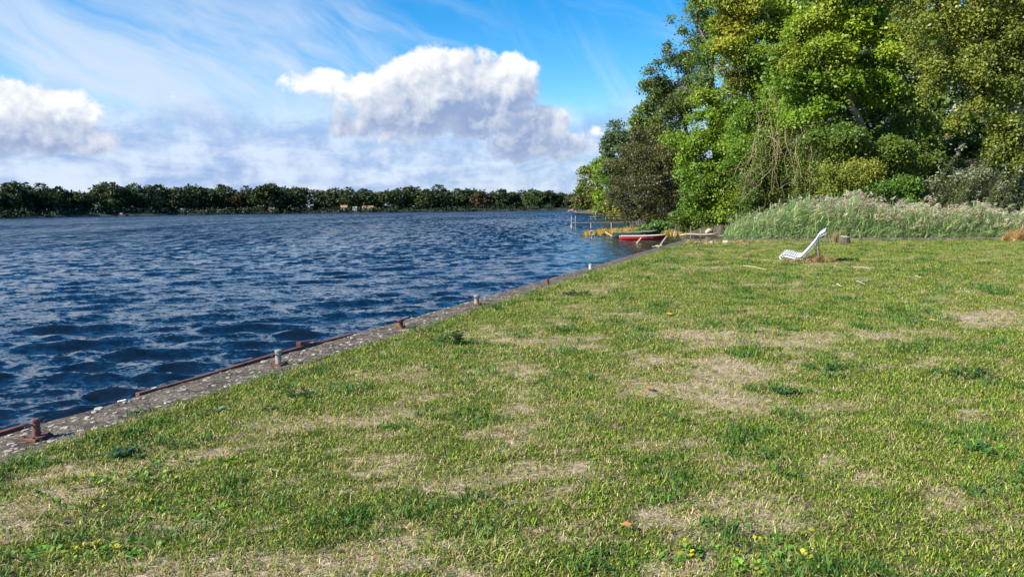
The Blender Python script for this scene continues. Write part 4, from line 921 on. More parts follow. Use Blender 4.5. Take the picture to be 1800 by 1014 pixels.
    for i, (px, w, top, kd, lab) in enumerate(rows):
        Y = shore_y(px) + 10 + (g.uniform(0, 14) if top < 345 else -4); p = atY(px, 370, Y); tz = atY(px, top - 2, Y)[2]
        base = (p[0], p[1], 0.4); H = (tz - 0.4) / 0.99; W = w / FPX * Y / 0.82 * 1.25
        cm, tm = pr[kd][cnt[kd] % len(pr[kd])]; cnt[kd] += 1
        root = empty('far_tree', base, lab, 'tree', 'trees along the far shore', rz=g.uniform(0, 6.28))
        for nm, me in (('crown', cm), ('trunk', tm)):
            o = link(nm, me, root); o.scale = (W, W, H)
    # undergrowth and the wood behind, nothing one could count
    lo = []
    for px in np.arange(-240, 1060, 7.0):
        Y = shore_y(px) + (g.uniform(-3, 3) if px > 330 else g.uniform(-9, 2)); p = atY(px, 370, Y); h = g.uniform(1.0, 2.4); lo.append((p[0], p[1], 0.2 + h * 0.5, 2.6, 2.6, h))
        Y += 24; p = atY(px, 370, Y); h = g.uniform(3.6, 5.0) * (1.35 if px < 700 else 1.0); lo.append((p[0], p[1], h * 0.8, 3.5, 3.5, h))
    V, F, T = leaf_cloud(g, lo, 30000, 1.05, DK[:2], cluster=8, spread=0.8, gap=-0.9, gscale=0.3, rmin=0.5)
    tag(link('far_undergrowth', mesh_np('far_undergrowth', V, [F], M_FARLEAF, tint=T)), kind='stuff')
    def house(px, py, w, d, h, rh, wm, rm, label, cat='house'):
        Y = shore_y(px) + 4.0; p = atY(px, py, Y); root = empty('lakeside_house', (p[0], p[1], 0.3), label, cat, 'houses on the far shore')
        mb = MB(); mb.box((0, 0, h / 2), (w, d, h)); wall = mb.build('wall', wm, root)
        mb = MB(); e = 0.25
        mb.poly([(-w / 2 - e, -d / 2 - e, h - 0.05), (w / 2 + e, -d / 2 - e, h - 0.05), (w / 2 + e, d / 2 + e, h - 0.05), (-w / 2 - e, d / 2 + e, h - 0.05), (-w / 2 - e, 0, h + rh), (w / 2 + e, 0, h + rh)],
                [(0, 1, 5, 4), (2, 3, 4, 5), (1, 2, 5), (3, 0, 4), (3, 2, 1, 0)]); mb.build('roof', rm, root)
        mb = MB(); mb.box((w * 0.22, -d / 2 - 0.03, h * 0.45), (w * 0.2, 0.08, h * 0.8)); mb.build('door', M_DARKWOOD, root)
        mb = MB(); mb.box((-w * 0.2, -d / 2 - 0.03, h * 0.55), (w * 0.24, 0.08, h * 0.34)); mb.build('window', M_WIN, root)
    M_WIN = wear_mat('dark_window', (0.02, 0.025, 0.03), (0.03, 0.035, 0.04), 3, 0.2, 0.05)
    def flat(n, c): return wear_mat(n, tuple(v * 0.9 for v in c), c, 0.8, 0.85, 0.1)
    house(605, 367, 3.8, 3.4, 2.0, 1.4, flat('orange_wall', (0.36, 0.22, 0.15)), flat('orange_roof', (0.30, 0.16, 0.10)), 'small orange house with pitched roof on the far shore')
    house(624, 367, 2.2, 2.4, 1.7, 0.8, flat('white_wall', (0.62, 0.62, 0.60)), flat('grey_roof', (0.40, 0.42, 0.44)), 'white hut just right of the orange house on the far shore')
    house(647, 366, 6.4, 3.4, 1.6, 1.3, flat('ochre_wall', (0.22, 0.17, 0.09)), flat('brown_roof', (0.26, 0.18, 0.10)), 'long ochre shed right of the white hut on the far shore')
    house(323, 371, 3.6, 3.0, 1.1, 1.3, flat('dim_wall', (0.20, 0.15, 0.11)), flat('tan_roof', (0.34, 0.23, 0.15)), 'brown roofed hut between trees left of centre on the far shore')
    house(430, 370, 1.8, 2.0, 1.4, 0.6, flat('grey_wall', (0.40, 0.38, 0.34)), flat('slate_roof', (0.22, 0.21, 0.20)), 'little grey waterside hut left of the tallest far shore tree')
    house(478, 368, 3.0, 2.4, 1.5, 1.2, flat('pink_wall', (0.36, 0.26, 0.20)), flat('dull_roof', (0.18, 0.12, 0.09)), 'dull pink hut at the foot of the tallest far shore tree')
    house(385, 369, 2.0, 2.0, 1.0, 0.6, flat('pale_front', (0.34, 0.30, 0.26)), flat('dark_roof', (0.08, 0.07, 0.06)), 'pale boathouse front low at the water on the far shore', 'boathouse')
far_shore()

# ------------------------------------------------------------------ jetties, boats and odds in the inlet
def jetty(px0, px1, py_deck, Y, wid, piles, label, ladder, deck_mat, sep=0.8, Y1=None):
    Y1 = Y1 or Y
    a = atY(px0, py_deck, Y); b = atY(px1, py_deck, Y1); z = (a[2] + b[2]) / 2
    root = empty('jetty', (a[0], a[1], WATER_Z), label, 'jetty', 'jetties on the right bank'); o = np.array([a[0], a[1], WATER_Z])
    A = np.array([0, 0, z - WATER_Z]); Bp = np.array([b[0] - a[0], b[1] - a[1], z - WATER_Z]); L = np.linalg.norm(Bp - A); d = (Bp - A) / L; nrm = np.array([-d[1], d[0], 0])
    n = int(L / 0.16); mb = MB(); mb.bar((0, 0, 0), (0, 0, 0.001), 0.1) if False else None
    pm = MB(); pm.box((0, 0, 0), (0.145, wid, 0.035)); pme = pm.mesh('plank', deck_mat)
    for i in range(n):
        p = A + d * (i + 0.5) * L / n + nrm * wid * 0.5; q = link('plank', pme, root); q.location = p; q.rotation_euler.z = math.atan2(d[1], d[0])
    for s_ in (0.1, wid - 0.1):
        mb = MB(); mb.bar(A + nrm * s_ - np.array([0, 0, 0.10]), Bp + nrm * s_ - np.array([0, 0, 0.10]), 0.10, 0.14); mb.build('beam', M_DARKWOOD, root)
    for t in piles:
        for s_ in (0.05, wid - 0.05):
            p = A + d * t * L + nrm * s_; mb = MB(); mb.tube([(p[0], p[1], -1.0), (p[0], p[1], p[2] - 0.03)], 0.085, 10); mb.build('pile', M_PILE, root)
    if ladder:
        lh = ladder; ml = M_STEEL; lr = []
        p = A + d * 0.10; r = MB()
        for s_ in (0.0, 0.45):
            q = p + d * s_; pts = [q + np.array([0, 0, -0.9]), q + np.array([0, 0, lh * 0.75])] + [q + nrm * 0.35 * (1 - math.cos(t)) * 0.5 + np.array([0, 0, lh * 0.75 + 0.22 * math.sin(t)]) for t in (0.5, 1.0, 1.57, 2.2, 2.8)] + [q + nrm * 0.36 + np.array([0, 0, 0.02])]
            mb = MB(); mb.tube(pts, 0.024, 8); mb.build('ladder_rail', ml, root)
        for k in range(5):
            zz = -0.7 + k * 0.27; mb = MB(); mb.tube([p + np.array([0, 0, zz]), p + d * 0.45 + np.array([0, 0, zz])], 0.018, 6); mb.build('ladder_rung', ml, root)
    return root
M_PILE = wear_mat('pile_wood', (0.20, 0.18, 0.15), (0.32, 0.29, 0.25), 7, 0.85, 0.3)
M_STEEL = wear_mat('galvanised', (0.34, 0.36, 0.38), (0.46, 0.48, 0.50), 6, 0.4, 0.1, 0.002, metallic=0.6)
jetty(1003, 1112, 391.5, 86.5, 1.0, (0.02, 0.33, 0.66, 0.97), 'wooden jetty on pale piles with a steel bathing ladder at its end', 0.75, M_WOOD)
jetty(1046, 1100, 380.5, 139, 1.2, (0.04, 0.5, 0.95), 'smaller far jetty with white ladder behind the wooden jetty', 1.0, M_PILE, Y1=146)

def rowboat(name, p0, p1, beam, side, hullm, rimm, inm, label, free=0.42, tarp=None):
    """clinker dinghy from transom p0 to stem p1"""
    p0, p1 = np.array(p0), np.array(p1); d = p1 - p0; L = np.linalg.norm(d[:2]); ang = math.atan2(d[1], d[0])
    root = empty(name, (p0[0], p0[1], WATER_Z), label, 'boat', 'rowing boats in the inlet', rz=ang)
    st = np.linspace(0, 1, 13)
    def sec(t, k, ins=0.0):                  # half section: keel to gunwale
        w = beam / 2 * (0.74 + 0.26 * math.sin(math.pi * min(1, t * 1.6) / 1.0 * 0.5)) if t < 0.55 else beam / 2 * max(0.02, math.cos((t - 0.55) / 0.45 * math.pi / 2) ** 0.75)
        sh = free * (1 + 0.10 * (1 - t) ** 2 + 0.42 * t ** 2.4); xk = L * (t * 0.90); xg = L * (t * (1.0 if t > 0.5 else 0.95 + 0.1 * t)); f = (0.0, 0.55, 0.82, 0.95, 1.0)[k]; zf = (-0.12, -0.06, 0.12, 0.55, 1.0)[k]
        z = zf * sh if zf > 0 else zf * (1 - 0.8 * t ** 3); x = xk + (xg - xk) * max(0, zf)
        return np.array([x, max(0.0, w * f - ins), z + (ins if k < 3 else 0)])
    def shell(ins):
        V = []
        for t in st:
            r = [sec(t, k, ins) for k in range(5)]; V += [v * np.array([1, -1, 1]) for v in r[::-1]] + r[1:]
        i = np.arange(len(st) * 9).reshape(len(st), 9); F = np.stack([i[:-1, :-1], i[1:, :-1], i[1:, 1:], i[:-1, 1:]], -1).reshape(-1, 4)
        return np.array(V), F
    V, F = shell(0.0); tr = [tuple(range(9))]
    me = mesh_np('hull', V, [F, np.array([list(range(9))])], hullm, smooth=False); link('hull', me, root)
    V2, F2 = shell(0.03); link('inner_hull', mesh_np('inner_hull', V2, [F2[:, ::-1], np.array([list(range(9))])], inm), root)
    for s_ in (-1, 1):
        mb = MB(); pts = [sec(t, 4) * np.array([1, s_, 1]) + np.array([0, s_ * 0.008, 0.012]) for t in st]
        mb.tube(pts, 0.024, 6); mb.build('gunwale', rimm, root)
    mb = MB(); w = beam * 0.37; mb.box((0.0, 0, free * 1.0), (0.05, w * 2, free * 0.28)); mb.build('transom', rimm, root)
    for t in (0.12, 0.42, 0.68):
        w = sec(t, 3)[1] - 0.01; mb = MB(); mb.box((sec(t, 4)[0], 0, free * 0.72), (0.24, 2 * w, 0.03)); mb.build('seat', inm, root)
    if tarp:
        V = []; ts = np.linspace(0.02, 0.97, 14)
        for q, t in enumerate(ts):
            g_ = sec(t, 4)
            for v in np.linspace(-1, 1, 9): V.append((g_[0], v * (g_[1] + 0.05), g_[2] + 0.03 + 0.09 * (1 - v * v) + 0.02 * math.sin(q * 2.1 + v * 5)))
        i = np.arange(14 * 9).reshape(14, 9); F = np.stack([i[:-1, :-1], i[1:, :-1], i[1:, 1:], i[:-1, 1:]], -1).reshape(-1, 4)
        o = link('tarpaulin', mesh_np('tarpaulin', V, [F], tarp, smooth=True), root); md = o.modifiers.new('thick', 'SOLIDIFY'); md.thickness = 0.01
    return root
M_REDHULL = wear_mat('red_hull', (0.36, 0.025, 0.03), (0.44, 0.04, 0.045), 3, 0.4, 0.1, 0.004, (0.24, 0.03, 0.03), (0.62, 0.75), 5)
M_CREAM = wear_mat('cream_rim', (0.46, 0.40, 0.34), (0.58, 0.52, 0.45), 4, 0.55, 0.1)
M_BOATIN = wear_mat('boat_inside', (0.16, 0.10, 0.07), (0.22, 0.15, 0.10), 5, 0.7, 0.1)
M_GREENHULL = wear_mat('dark_green_hull', (0.02, 0.045, 0.04), (0.035, 0.06, 0.05), 4, 0.5, 0.1)
M_TARP = wear_mat('green_tarpaulin', (0.09, 0.11, 0.06), (0.15, 0.16, 0.10), 3, 0.7, 0.3, 0.02)
a, b = at(1090, 421.5, WATER_Z), at(1172, 421.5, WATER_Z)
rowboat('rowing_boat', a, b, 1.25, 0, M_REDHULL, M_CREAM, M_BOATIN, 'red rowing boat with cream rim moored off the quay corner', 0.25)
a, b = atY(1079, 418, 60.3), atY(1158, 417, 59.4)
rowboat('rowing_boat', (a[0], a[1], 0), (b[0], b[1], 0), 1.3, 0, M_GREENHULL, M_DARKWOOD, M_BOATIN, 'dark green covered boat moored behind the red rowing boat', 0.33, M_TARP)
def oddments():
    g = np.random.default_rng(31)
    # mooring posts and sticks
    def stick(name, p, q, r, mat, label, cat, group=None, n=8):
        p, q = np.array(p), np.array(q); mb = MB(); m = (p + q) / 2 + g.normal(size=3) * 0.02
        mb.tube([p - p, m - p, q - p], [r, r * 0.95, r * 0.85], n); return tag(mb.build(name, mat, None, bevel=0, loc=p), label, cat, group)
    p = at(1114, 427.5, WATER_Z); stick('mooring_stick', (p[0], p[1], WATER_Z - 0.3), (p[0] + 0.55, p[1] + 0.3, WATER_Z + 0.34), 0.06, M_PALEWOOD, 'short pale stake leaning out of the water before the red boat', 'stake', 'leaning stakes by the quay corner')
    p = at(1157, 433, -0.2); stick('mooring_stick', (p[0], p[1] , -0.35), tuple(atY(1172, 416, p[1] + 1.2)), 0.05, M_PALEWOOD, 'long pale pole leaning from quay edge towards the bow of red boat', 'pole', 'leaning stakes by the quay corner')
    p = at(1154, 434.5, 0.02); mb = MB()
    for k in range(6): mb.tube([(g.normal(0, 0.10), g.normal(0, 0.08), 0.02), (g.normal(0, 0.08), g.normal(0, 0.08), 0.08), (g.normal(0, 0.12), g.normal(0, 0.1), 0.03)], 0.018, 6)
    tag(mb.build('rope_heap', M_PALEWOOD, None, loc=(p[0] + 0.05, p[1] - 0.15, 0.02)), 'small yellowish rope heap on the quay at the foot of pole', 'rope')
    for k, (px, py, h, r, lab, m) in enumerate([(1188, 413, 0.75, 0.12, 'thick dark mooring post with split top right of the boats', M_DARKWOOD), (1183, 415, 0.42, 0.06, 'thin pale slanting stake beside the thick dark post', M_PALEWOOD)]):
        p = at(px, py, WATER_Z); mb = MB(); s_ = 0.18 if k else 0.03
        mb.tube([(0, 0, -0.6), (s_ * 0.6, 0, h * 0.6), (s_, 0.02, h)], [r, r * 0.95, r * 0.7], 9); tag(mb.build('mooring_post', m, None, loc=(p[0], p[1], WATER_Z)), lab, 'post', 'posts in the inlet')
    for px, py, h, lab in ((1214, 415, 0.8, 'thin grey stake before the driftwood nearer the dark post'), (1231, 416, 0.62, 'thin grey stake before the driftwood nearer the reeds')):
        p = at(px, py, WATER_Z); mb = MB(); mb.tube([(0, 0, -0.5), (0.01, 0, h)], [0.035, 0.028], 7); tag(mb.build('mooring_post', M_WOOD, None, loc=(p[0], p[1], WATER_Z)), lab, 'stake', 'posts in the inlet')
    # driftwood logs on the far side of the inlet
    for px0, py0, px1, py1, r, lab in ((1195, 413.5, 1262, 411.0, 0.075, 'upper bleached driftwood log across the inlet'), (1212, 416.5, 1281, 413.5, 0.06, 'lower thin driftwood log at the water of the inlet'), (1240, 411, 1253, 409.5, 0.22, 'pale rounded boulder on the driftwood')):
        a, b = atY(px0, py0, 61.0), atY(px1, py1, 60.5); n = 7; mb = MB()
        if r > 0.2:
            mb.tube([(0, 0, -0.15), (0.1, 0, 0.0), (0.3, 0, 0.14), (0.5, 0.02, 0.1), (0.6, 0, -0.05)], [0.02, 0.16, 0.2, 0.16, 0.03], 9); tag(mb.build('boulder', M_PALEWOOD, None, True, loc=(a[0], a[1], WATER_Z + 0.3)), lab, 'stone'); continue
        mb.tube([(a + (b - a) * t + np.array([0, 0, 0.05 * math.sin(7 * t)]) - a) for t in np.linspace(0, 1, n)], [r * (0.6 + 0.5 * math.sin(3 * t + 0.3)) for t in np.linspace(0, 1, n)], 8)
        tag(mb.build('driftwood', M_PALEWOOD, None, True, loc=a), lab, 'log', 'driftwood in the inlet')
    p = atY(1267, 410, 61.0); mb = MB(); mb.tube([(0, 0, -0.4), (0.02, 0, 0.1), (0.05, 0, 0.32), (0.05, 0, 0.36)], [0.36, 0.30, 0.24, 0.1], 9); tag(mb.build('tree_stump', M_DARKWOOD, None, loc=(p[0], p[1], WATER_Z + 0.45)), 'dark broken stump at the left end of the reeds', 'stump')
    # the tyre on its post and the mooring ropes
    p = at(1040, 420, WATER_Z); root = empty('fender_post', (p[0], p[1], WATER_Z), 'thin post in the water with a grey rope ring hung on it', 'post')
    mb = MB(); mb.tube([(0, 0, -0.6), (0, 0, 0.62)], 0.035, 8); mb.build('post', M_PALEWOOD, root)
    mb = MB(); mb.tube([(0.16 * math.cos(t), -0.05, 0.42 + 0.17 * math.sin(t)) for t in np.linspace(0, 6.283, 17)], 0.055, 8, cap=False); mb.build('ring', M_WOOD, root, True)
    a = at(1056, 419.0, WATER_Z); b = atY(1082, 419, 59.6); mb = MB(); q = b - a
    mb.tube([(0, 0, 0.18)] + [q * t + np.array([0, 0, 0.18 - 0.10 * math.sin(math.pi * t)]) for t in (0.3, 0.6, 1.0)], 0.02, 6); tag(mb.build('mooring_rope', M_PALEWOOD, None, loc=a), 'pale mooring rope from yellow sedge to the covered boat stern', 'rope')
    a = atY(1064, 408, 61.5); b = atY(1076, 415.5, 61.0); mb = MB(); mb.tube([(0, 0, 0), (b - a) * 0.5 + np.array([0, 0, 0.02]), b - a], 0.05, 6)
    tag(mb.build('driftwood', M_PALEWOOD, None, loc=a), 'bare bleached branch sloping out of the yellow sedge', 'branch')
    # stones along the tip of the point and the driftwood bank
    for px, py, r, lab in ((1001, 371.6, 0.9, 'reddish boulder at the very tip of the wooded point'), (1006, 371.2, 1.3, 'larger reddish boulder behind the tip of the point'), (1012, 372.4, 0.7, 'low pale boulder at the right of the point boulders')):
        p = at(px, py, WATER_Z); mb = MB(); mb.tube([(0, 0, -0.4), (0, 0, 0), (0.1, 0, r * 0.5), (0.1, 0, r * 0.85)], [r, r * 1.1, r * 0.8, r * 0.2], 8)
        tag(mb.build('boulder', M_REDST, None, True, loc=(p[0], p[1], WATER_Z)), lab, 'boulder', 'boulders at the wooded point')
    p = at(1022, 373.2, WATER_Z); q = at(1075, 377.5, WATER_Z); mb = MB(); n = 12
    for k in range(n):
        t = k / (n - 1); c = (q - p) * t + np.array([g.normal(0, 0.5), g.normal(0, 3), 0]); mb.bar(c + [0, 0, 0.15], c + [g.uniform(1.5, 4), g.normal(0, 4), g.uniform(0.2, 1.3)], 0.3, 0.25)
    tag(mb.build('dead_wood', M_PALEWOOD, None, loc=p), 'fallen bleached wood heaped along the distant bank', 'dead wood')
    # tiny moored boat on the far shore
    p = at(216, 380.2, WATER_Z); root = empty('far_boat', (p[0], p[1], WATER_Z), 'tiny dark red moored boat low at the far shore on the left', 'boat')
    mb = MB(); mb.poly([(-1.8, -0.6, 0.0), (1.4, -0.6, 0), (2.4, 0, 0.1), (1.4, 0.6, 0), (-1.8, 0.6, 0), (-2.0, -0.8, 0.7), (1.6, -0.8, 0.8), (3.0, 0, 1.0), (1.6, 0.8, 0.8), (-2, 0.8, 0.7)], [(0, 1, 6, 5), (1, 2, 7, 6), (2, 3, 8, 7), (3, 4, 9, 8), (4, 0, 5, 9), (5, 6, 7, 8, 9), (4, 3, 2, 1, 0)]); mb.build('hull', M_RUST, root)
    mb = MB(); mb.box((-0.5, 0, 1.15), (1.2, 1.0, 0.7)); mb.build('cabin', M_WOOD, root)
M_REDST = wear_mat('reddish_stone', (0.16, 0.09, 0.075), (0.28, 0.19, 0.16), 1.5, 0.9, 0.4, 0.05)
oddments()

# ------------------------------------------------------------------ the white lounger
def lounger():
    o = np.array([7.88, 22.70, 0.0]); root = empty('garden_lounger', o, 'white slatted wooden lounger with high curved back standing on the lawn', 'lounger', rz=rad(-24)); root.scale = (0.89, 0.89, 0.89)
    prof = [(0.0, 0.155), (0.03, 0.20), (0.075, 0.25), (0.14, 0.262), (0.26, 0.235), (0.40, 0.195), (0.53, 0.165), (0.60, 0.16), (0.66, 0.185), (0.74, 0.27), (0.86, 0.42), (0.98, 0.575), (1.08, 0.705), (1.125, 0.775), (1.145, 0.84), (1.185, 0.90), (1.25, 0.945), (1.32, 0.98), (1.355, 1.01), (1.385, 1.045)]
    pr = np.array(prof); W = np.array([0.0, 1.32, 0.05])
    sl = np.concatenate([[0], np.cumsum(np.linalg.norm(np.diff(pr, axis=0), axis=1))])
    def P(s): return np.array([np.interp(s, sl, pr[:, 0]), 0, np.interp(s, sl, pr[:, 1])])
    # side rails cut to the curve
    for f in (0.06, 0.94):
        mb = MB()
        for i in range(len(prof) - 1):
            a, b = P(sl[i]), P(sl[i + 1]); off = W * f - np.array([0, 0, 0.045]); mb.bar(a + off, b + off, 0.05, 0.08)
        mb.build('side_rail', M_WHITE, root)
    n = 26; pitch = sl[-1] / n
    for i in range(n):
        gp = 0.010 if i < 9 else 0.004; s0, s1 = i * pitch + gp, (i + 1) * pitch - gp; a, b = P(s0), P(s1); d = (b - a) / np.linalg.norm(b - a); w = W / np.linalg.norm(W); nn = np.cross(d, w); nn /= np.linalg.norm(nn)
        if nn[2] < 0: nn = -nn
        t = nn * 0.034; mb = MB(); mb.hexa([a - t * 0, b - t * 0, b + W, a + W, a + t, b + t, b + W + t, a + W + t]); mb.build('slat', M_WHITE, root, bevel=0.003)
    for f in (0.10, 0.90):
        for s, in ((0.30,), (0.66,)):
            p = P(s) + W * (f * 0.7 + 0.15); mb = MB(); mb.bar((p[0], p[1], -0.05), (p[0], p[1], p[2] - 0.05), 0.05); mb.build('leg', M_WHITE, root)
        p = P(1.42) + W * f; mb = MB(); mb.bar((p[0] + 0.12, p[1], -0.05), (p[0] + 0.01, p[1], p[2] - 0.06), 0.018); mb.build('back_strut', M_WOOD, root)
lounger()
def dry_tufts():
    for k, (x, y, n, h, rx, ry, lab, lean) in enumerate([
            (8.40, 22.45, 1300, 0.17, 0.55, 0.30, 'straw coloured long grass under the seat of the white lounger', 0.7), (9.00, 22.55, 1300, 0.30, 0.45, 0.40, 'dry grass tuft behind the back of the white lounger', 0.6)]):
        o = link('dry_grass_tuft', blades('dry_grass_tuft', [(0, 0, 0, rx, ry)], n, h, 0.012, STRAWC, 600 + k, lean, 0.6), None, (x, y, 0)); tag(o, lab, 'grass tuft', 'dry grass tufts on the lawn')
    p = at(1437, 459, 0); o = link('dry_stalk', blades('dry_stalk', [(0, 0, 0, 0.05, 0.05)], 14, 0.75, 0.014, STRAWC, 610, 0.12), None, (p[0], p[1], 0)); tag(o, 'few tall dry stalks rising behind the lounger back', 'stalks')
    p = at(1788, 424, 0); o = link('dry_grass_tuft', blades('dry_grass_tuft', [(0, 0, 0, 0.75, 0.5)], 2200, 0.65, 0.018, [(0.48, 0.30, 0.10), (0.42, 0.28, 0.12), (0.52, 0.38, 0.18)], 620, 0.5, 0.8), None, (p[0] + 0.25, p[1] + 0.2, 0)); tag(o, 'orange dry grass mound at the right edge of the lawn', 'grass tuft', 'dry grass tufts on the lawn')
    p = at(1470, 427, 0); o = link('dry_grass_tuft', blades('dry_grass_tuft', [(0, 0, 0, 0.28, 0.25)], 240, 0.75, 0.014, [(0.34, 0.25, 0.15), (0.42, 0.32, 0.2), (0.25, 0.24, 0.10)], 630, 0.25, 0.5), None, (p[0], p[1], 0)); tag(o, 'brown dead weed standing left of the stump by the reeds', 'weed')
    # stump beside it
    p = at(1484, 428, 0); root = empty('tree_stump', (p[0], p[1], 0), 'short sawn stump with pale top at the back of the lawn', 'stump')
    g = np.random.default_rng(5); mb = MB(); mb.tube([(0, 0, -0.1), (0, 0, 0.06), (0.02, 0, 0.2), (0.03, 0, 0.27)], [0.28, 0.24, 0.20, 0.19], 12); mb.build('bark', M_DARKWOOD, root)
    mb = MB(); mb.tube([(0.03, 0, 0.27), (0.035, 0, 0.31)], [0.205, 0.17], 12); mb.build('sawn_top', M_PALEWOOD, root)
    # straw and small rubble along the back wall near the corner
    c = []
    for px, py in ((1225, 428), (1250, 428), (1275, 427), (1300, 427), (1325, 427), (1340, 426)):
        q = at(px, py, 0); c.append((q[0], q[1], 0, 0.55, 0.4))
    tag(link('dead_straw', blades('dead_straw', c, 1500, 0.16, 0.02, STRAWC + [(0.5, 0.36, 0.16)], 640, 1.0, 0.7)), kind='stuff')
    for k, (px, py, r, lab, m) in enumerate([(1211, 425, 0.16, 'reddish brown rubble lump nearest the quay corner', M_BROWNB), (1228, 426, 0.18, 'dark rubble lump second along the back wall', M_DARKWOOD), (1250, 427, 0.12, 'small tan rubble lump in straw by the back wall', M_TAN), (1275, 427, 0.13, 'grey tan rubble lump beside the straw', M_TAN), (1304, 426, 0.15, 'brown root lump on the right of the rubble row', M_BROWNB)]):
        q = at(px, py, 0.03); g2 = np.random.default_rng(k); nn = 7; mb = MB()
        mb.tube([(0, 0, -0.05), (0, 0, 0.02), (g2.normal(0, 0.02), 0, r * 0.5), (g2.normal(0, 0.04), 0, r * 0.9)], [r * 0.8, r, r * g2.uniform(0.6, 0.9), r * 0.3], nn); tag(mb.build('rubble_lump', m, None, loc=(q[0], q[1], 0)), lab, 'rubble', 'rubble along the back wall')
M_BROWNB = wear_mat('brown_bark', (0.14, 0.085, 0.05), (0.28, 0.17, 0.10), 8, 0.9, 0.6, 0.03)
M_TAN = wear_mat('tan_stone', (0.34, 0.27, 0.19), (0.46, 0.39, 0.30), 9, 0.9, 0.5, 0.02)
dry_tufts()

# ------------------------------------------------------------------ single plants and litter on the lawn
def plant(px, py, name, label, stems, h, rx, pal, seed, leaf=0.09, per=9, aspect=0.25, cat='weed'):
    p = at(px, py, 0); g = np.random.default_rng(seed); root = empty(name, (p[0], p[1], 0), label, cat, 'single weeds on the lawn'); V, T, mb = [], [], MB()
    for i in range(stems):
        b = np.array([g.normal(0, rx), g.normal(0, rx * 0.7), -0.01]); H = h * g.uniform(0.45, 1.0); tip = b + np.array([g.normal(0.02, 0.03), g.normal(0, 0.03), H]); mb.tube([b, (b + tip) / 2, tip], [0.004, 0.0035, 0.002], 5)
        for q in range(per):
            t = g.uniform(0.1, 1.0); a = g.uniform(0, 6.283); o = b + (tip - b) * t; d = np.array([math.cos(a), math.sin(a), g.uniform(0.1, 0.8)]); d /= np.linalg.norm(d); s_ = np.cross(d, [0, 0, 1.0]); s_ /= np.linalg.norm(s_); L = leaf * g.uniform(0.6, 1.2); w = L * aspect
            V += [o, o + d * L * 0.45 + s_ * w, o + d * L - np.array([0, 0, L * 0.25]), o + d * L * 0.45 - s_ * w]; T += [np.array(pal[int(g.integers(len(pal)))]) * g.uniform(0.8, 1.2)] * 4
    tag(mb.build('stem', M_STEM, root), kind='stuff'); link('foliage', mesh_np('foliage', V, [np.arange(len(V)).reshape(-1, 4)], M_LEAF, tint=np.array(T)), root)
M_STEM = wear_mat('green_stem', (0.06, 0.12, 0.03), (0.10, 0.16, 0.05), 20, 0.7, 0.1)
DG = [(0.025, 0.075, 0.025), (0.035, 0.095, 0.03), (0.03, 0.085, 0.04)]
BG = [(0.06, 0.16, 0.03), (0.08, 0.20, 0.035), (0.10, 0.22, 0.05)]
plant(800, 605, 'thistle_plant', 'dark green thistle standing alone in front of the rusty brown quay post', 12, 0.20, 0.07, DG, 701, 0.075, 12)
plant(772, 601, 'thistle_plant', 'smaller thistle shoots just left of the dark thistle', 7, 0.12, 0.05, DG + BG, 702, 0.06, 9)
plant(525, 700, 'weed_plant', 'dark bushy weed between the pale post and bottom left of the lawn', 10, 0.09, 0.06, DG, 703, 0.06, 9)
plant(478, 724, 'weed_plant', 'small dark weed lower left of the dark bushy weed', 6, 0.07, 0.05, DG, 704, 0.05, 8)
plant(205, 800, 'weed_plant', 'green leafy clump near the red iron post', 12, 0.07, 0.07, BG + DG, 705, 0.05, 9, 0.4)
plant(380, 722, 'weed_plant', 'flat pale leaved weed beside the quay coping', 5, 0.04, 0.05, [(0.12, 0.2, 0.08), (0.3, 0.36, 0.25)], 706, 0.06, 6, 0.35)
plant(1722, 792, 'weed_plant', 'bright green broad leaved rosette at the right side of the lawn', 8, 0.06, 0.05, BG, 707, 0.06, 8, 0.3)
plant(1700, 660, 'weed_plant', 'dark mounded clump at right beyond the straw patches', 26, 0.09, 0.14, DG + [(0.07, 0.12, 0.03)], 708, 0.05, 10)
plant(1460, 648, 'weed_plant', 'dark green clump in front of the middle straw patch', 18, 0.07, 0.12, DG + BG, 709, 0.05, 9)
plant(1010, 519, 'weed_plant', 'flat dark weed far back near the short rusty stub', 14, 0.10, 0.16, DG, 710, 0.08, 9)
plant(1380, 690, 'weed_plant', 'green tuft right of the lower straw patch', 14, 0.08, 0.08, BG + DG, 711, 0.05, 9)
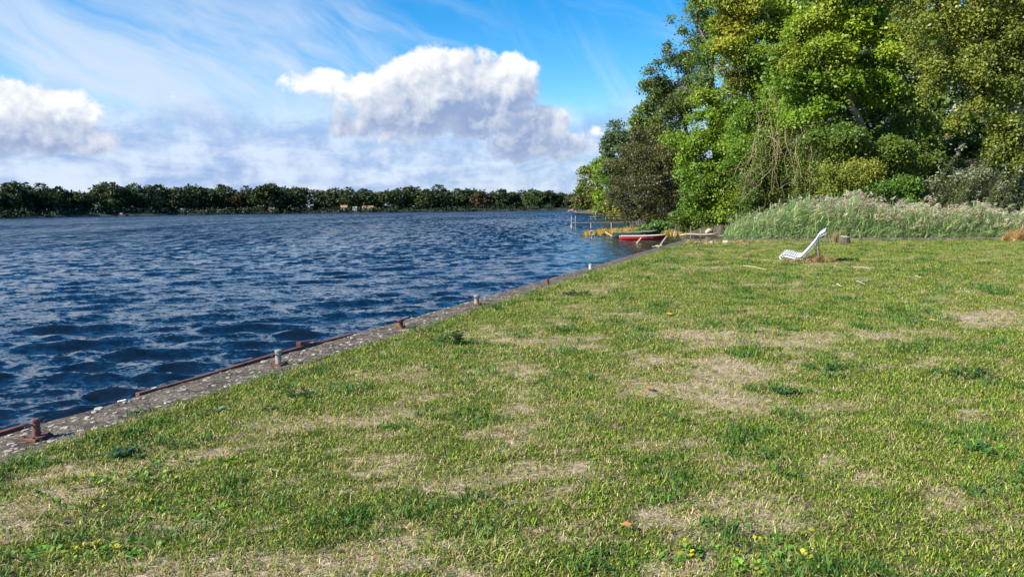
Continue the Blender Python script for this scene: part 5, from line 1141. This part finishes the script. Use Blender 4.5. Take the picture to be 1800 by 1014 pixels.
def litter():
    g = np.random.default_rng(66)
    ml = {'y': wear_mat('yellow_leaf', (0.55, 0.36, 0.04), (0.62, 0.45, 0.07), 30, 0.6, 0.1), 'o': wear_mat('orange_leaf', (0.45, 0.20, 0.06), (0.52, 0.28, 0.08), 30, 0.6, 0.1)}
    for px, py, k, s_, lab in ((1140, 680, 'o', 0.05, 'fallen orange leaf left of the lower straw patch'), (1637, 562, 'y', 0.07, 'fallen yellow leaf in the grass behind the right straw patch'), (1174, 551, 'y', 0.08, 'fallen yellow leaf in the green strip beyond the left straw patch'), (1100, 920, 'o', 0.035, 'small orange leaf low in the grass near the bottom middle')):
        p = at(px, py, 0.045); mb = MB(); n = 10; pts = []
        for q in range(n):
            a = 6.283 * q / n; r = s_ * (1.0 if q % 2 == 0 else 0.62); pts.append((r * math.cos(a), r * math.sin(a), 0.15 * r * math.sin(2 * a)))
        mb.poly([(0, 0, s_ * 0.12)] + pts, [(0, 1 + q, 1 + (q + 1) % n) for q in range(n)]); o = mb.build('fallen_leaf', ml[k], None, loc=p); md = o.modifiers.new('thick', 'SOLIDIFY'); md.thickness = 0.001; tag(o, lab, 'leaf', 'fallen leaves on the lawn')
    for (px0, py0), (px1, py1), r, lab in (((1505, 494), (1520, 500), 0.007, 'short white stick in the grass below the lounger shadow'), ((1608, 485), (1618, 488), 0.009, 'white chip in the grass right of the short white stick'), ((1306, 467), (1347, 474), 0.008, 'long pale dead reed stalk lying left of the lounger'), ((1500, 470), (1530, 472), 0.007, 'pale reed stalk lying just below the lounger shadow'), ((1470, 500), (1478, 503), 0.012, 'small white chip left of the short white stick')):
        a, b = at(px0, py0, 0.05), at(px1, py1, 0.06); mb = MB(); mb.tube([(0, 0, 0), (b - a) * 0.5 + np.array([0, 0.05, 0.02]), b - a], [r, r, r * 0.6], 6); tag(mb.build('pale_stick', M_PALEW2, None, loc=a), lab, 'stick', 'pale sticks on the lawn')
M_PALEW2 = wear_mat('bleached_stick', (0.44, 0.39, 0.27), (0.58, 0.53, 0.40), 20, 0.8, 0.2)
litter()
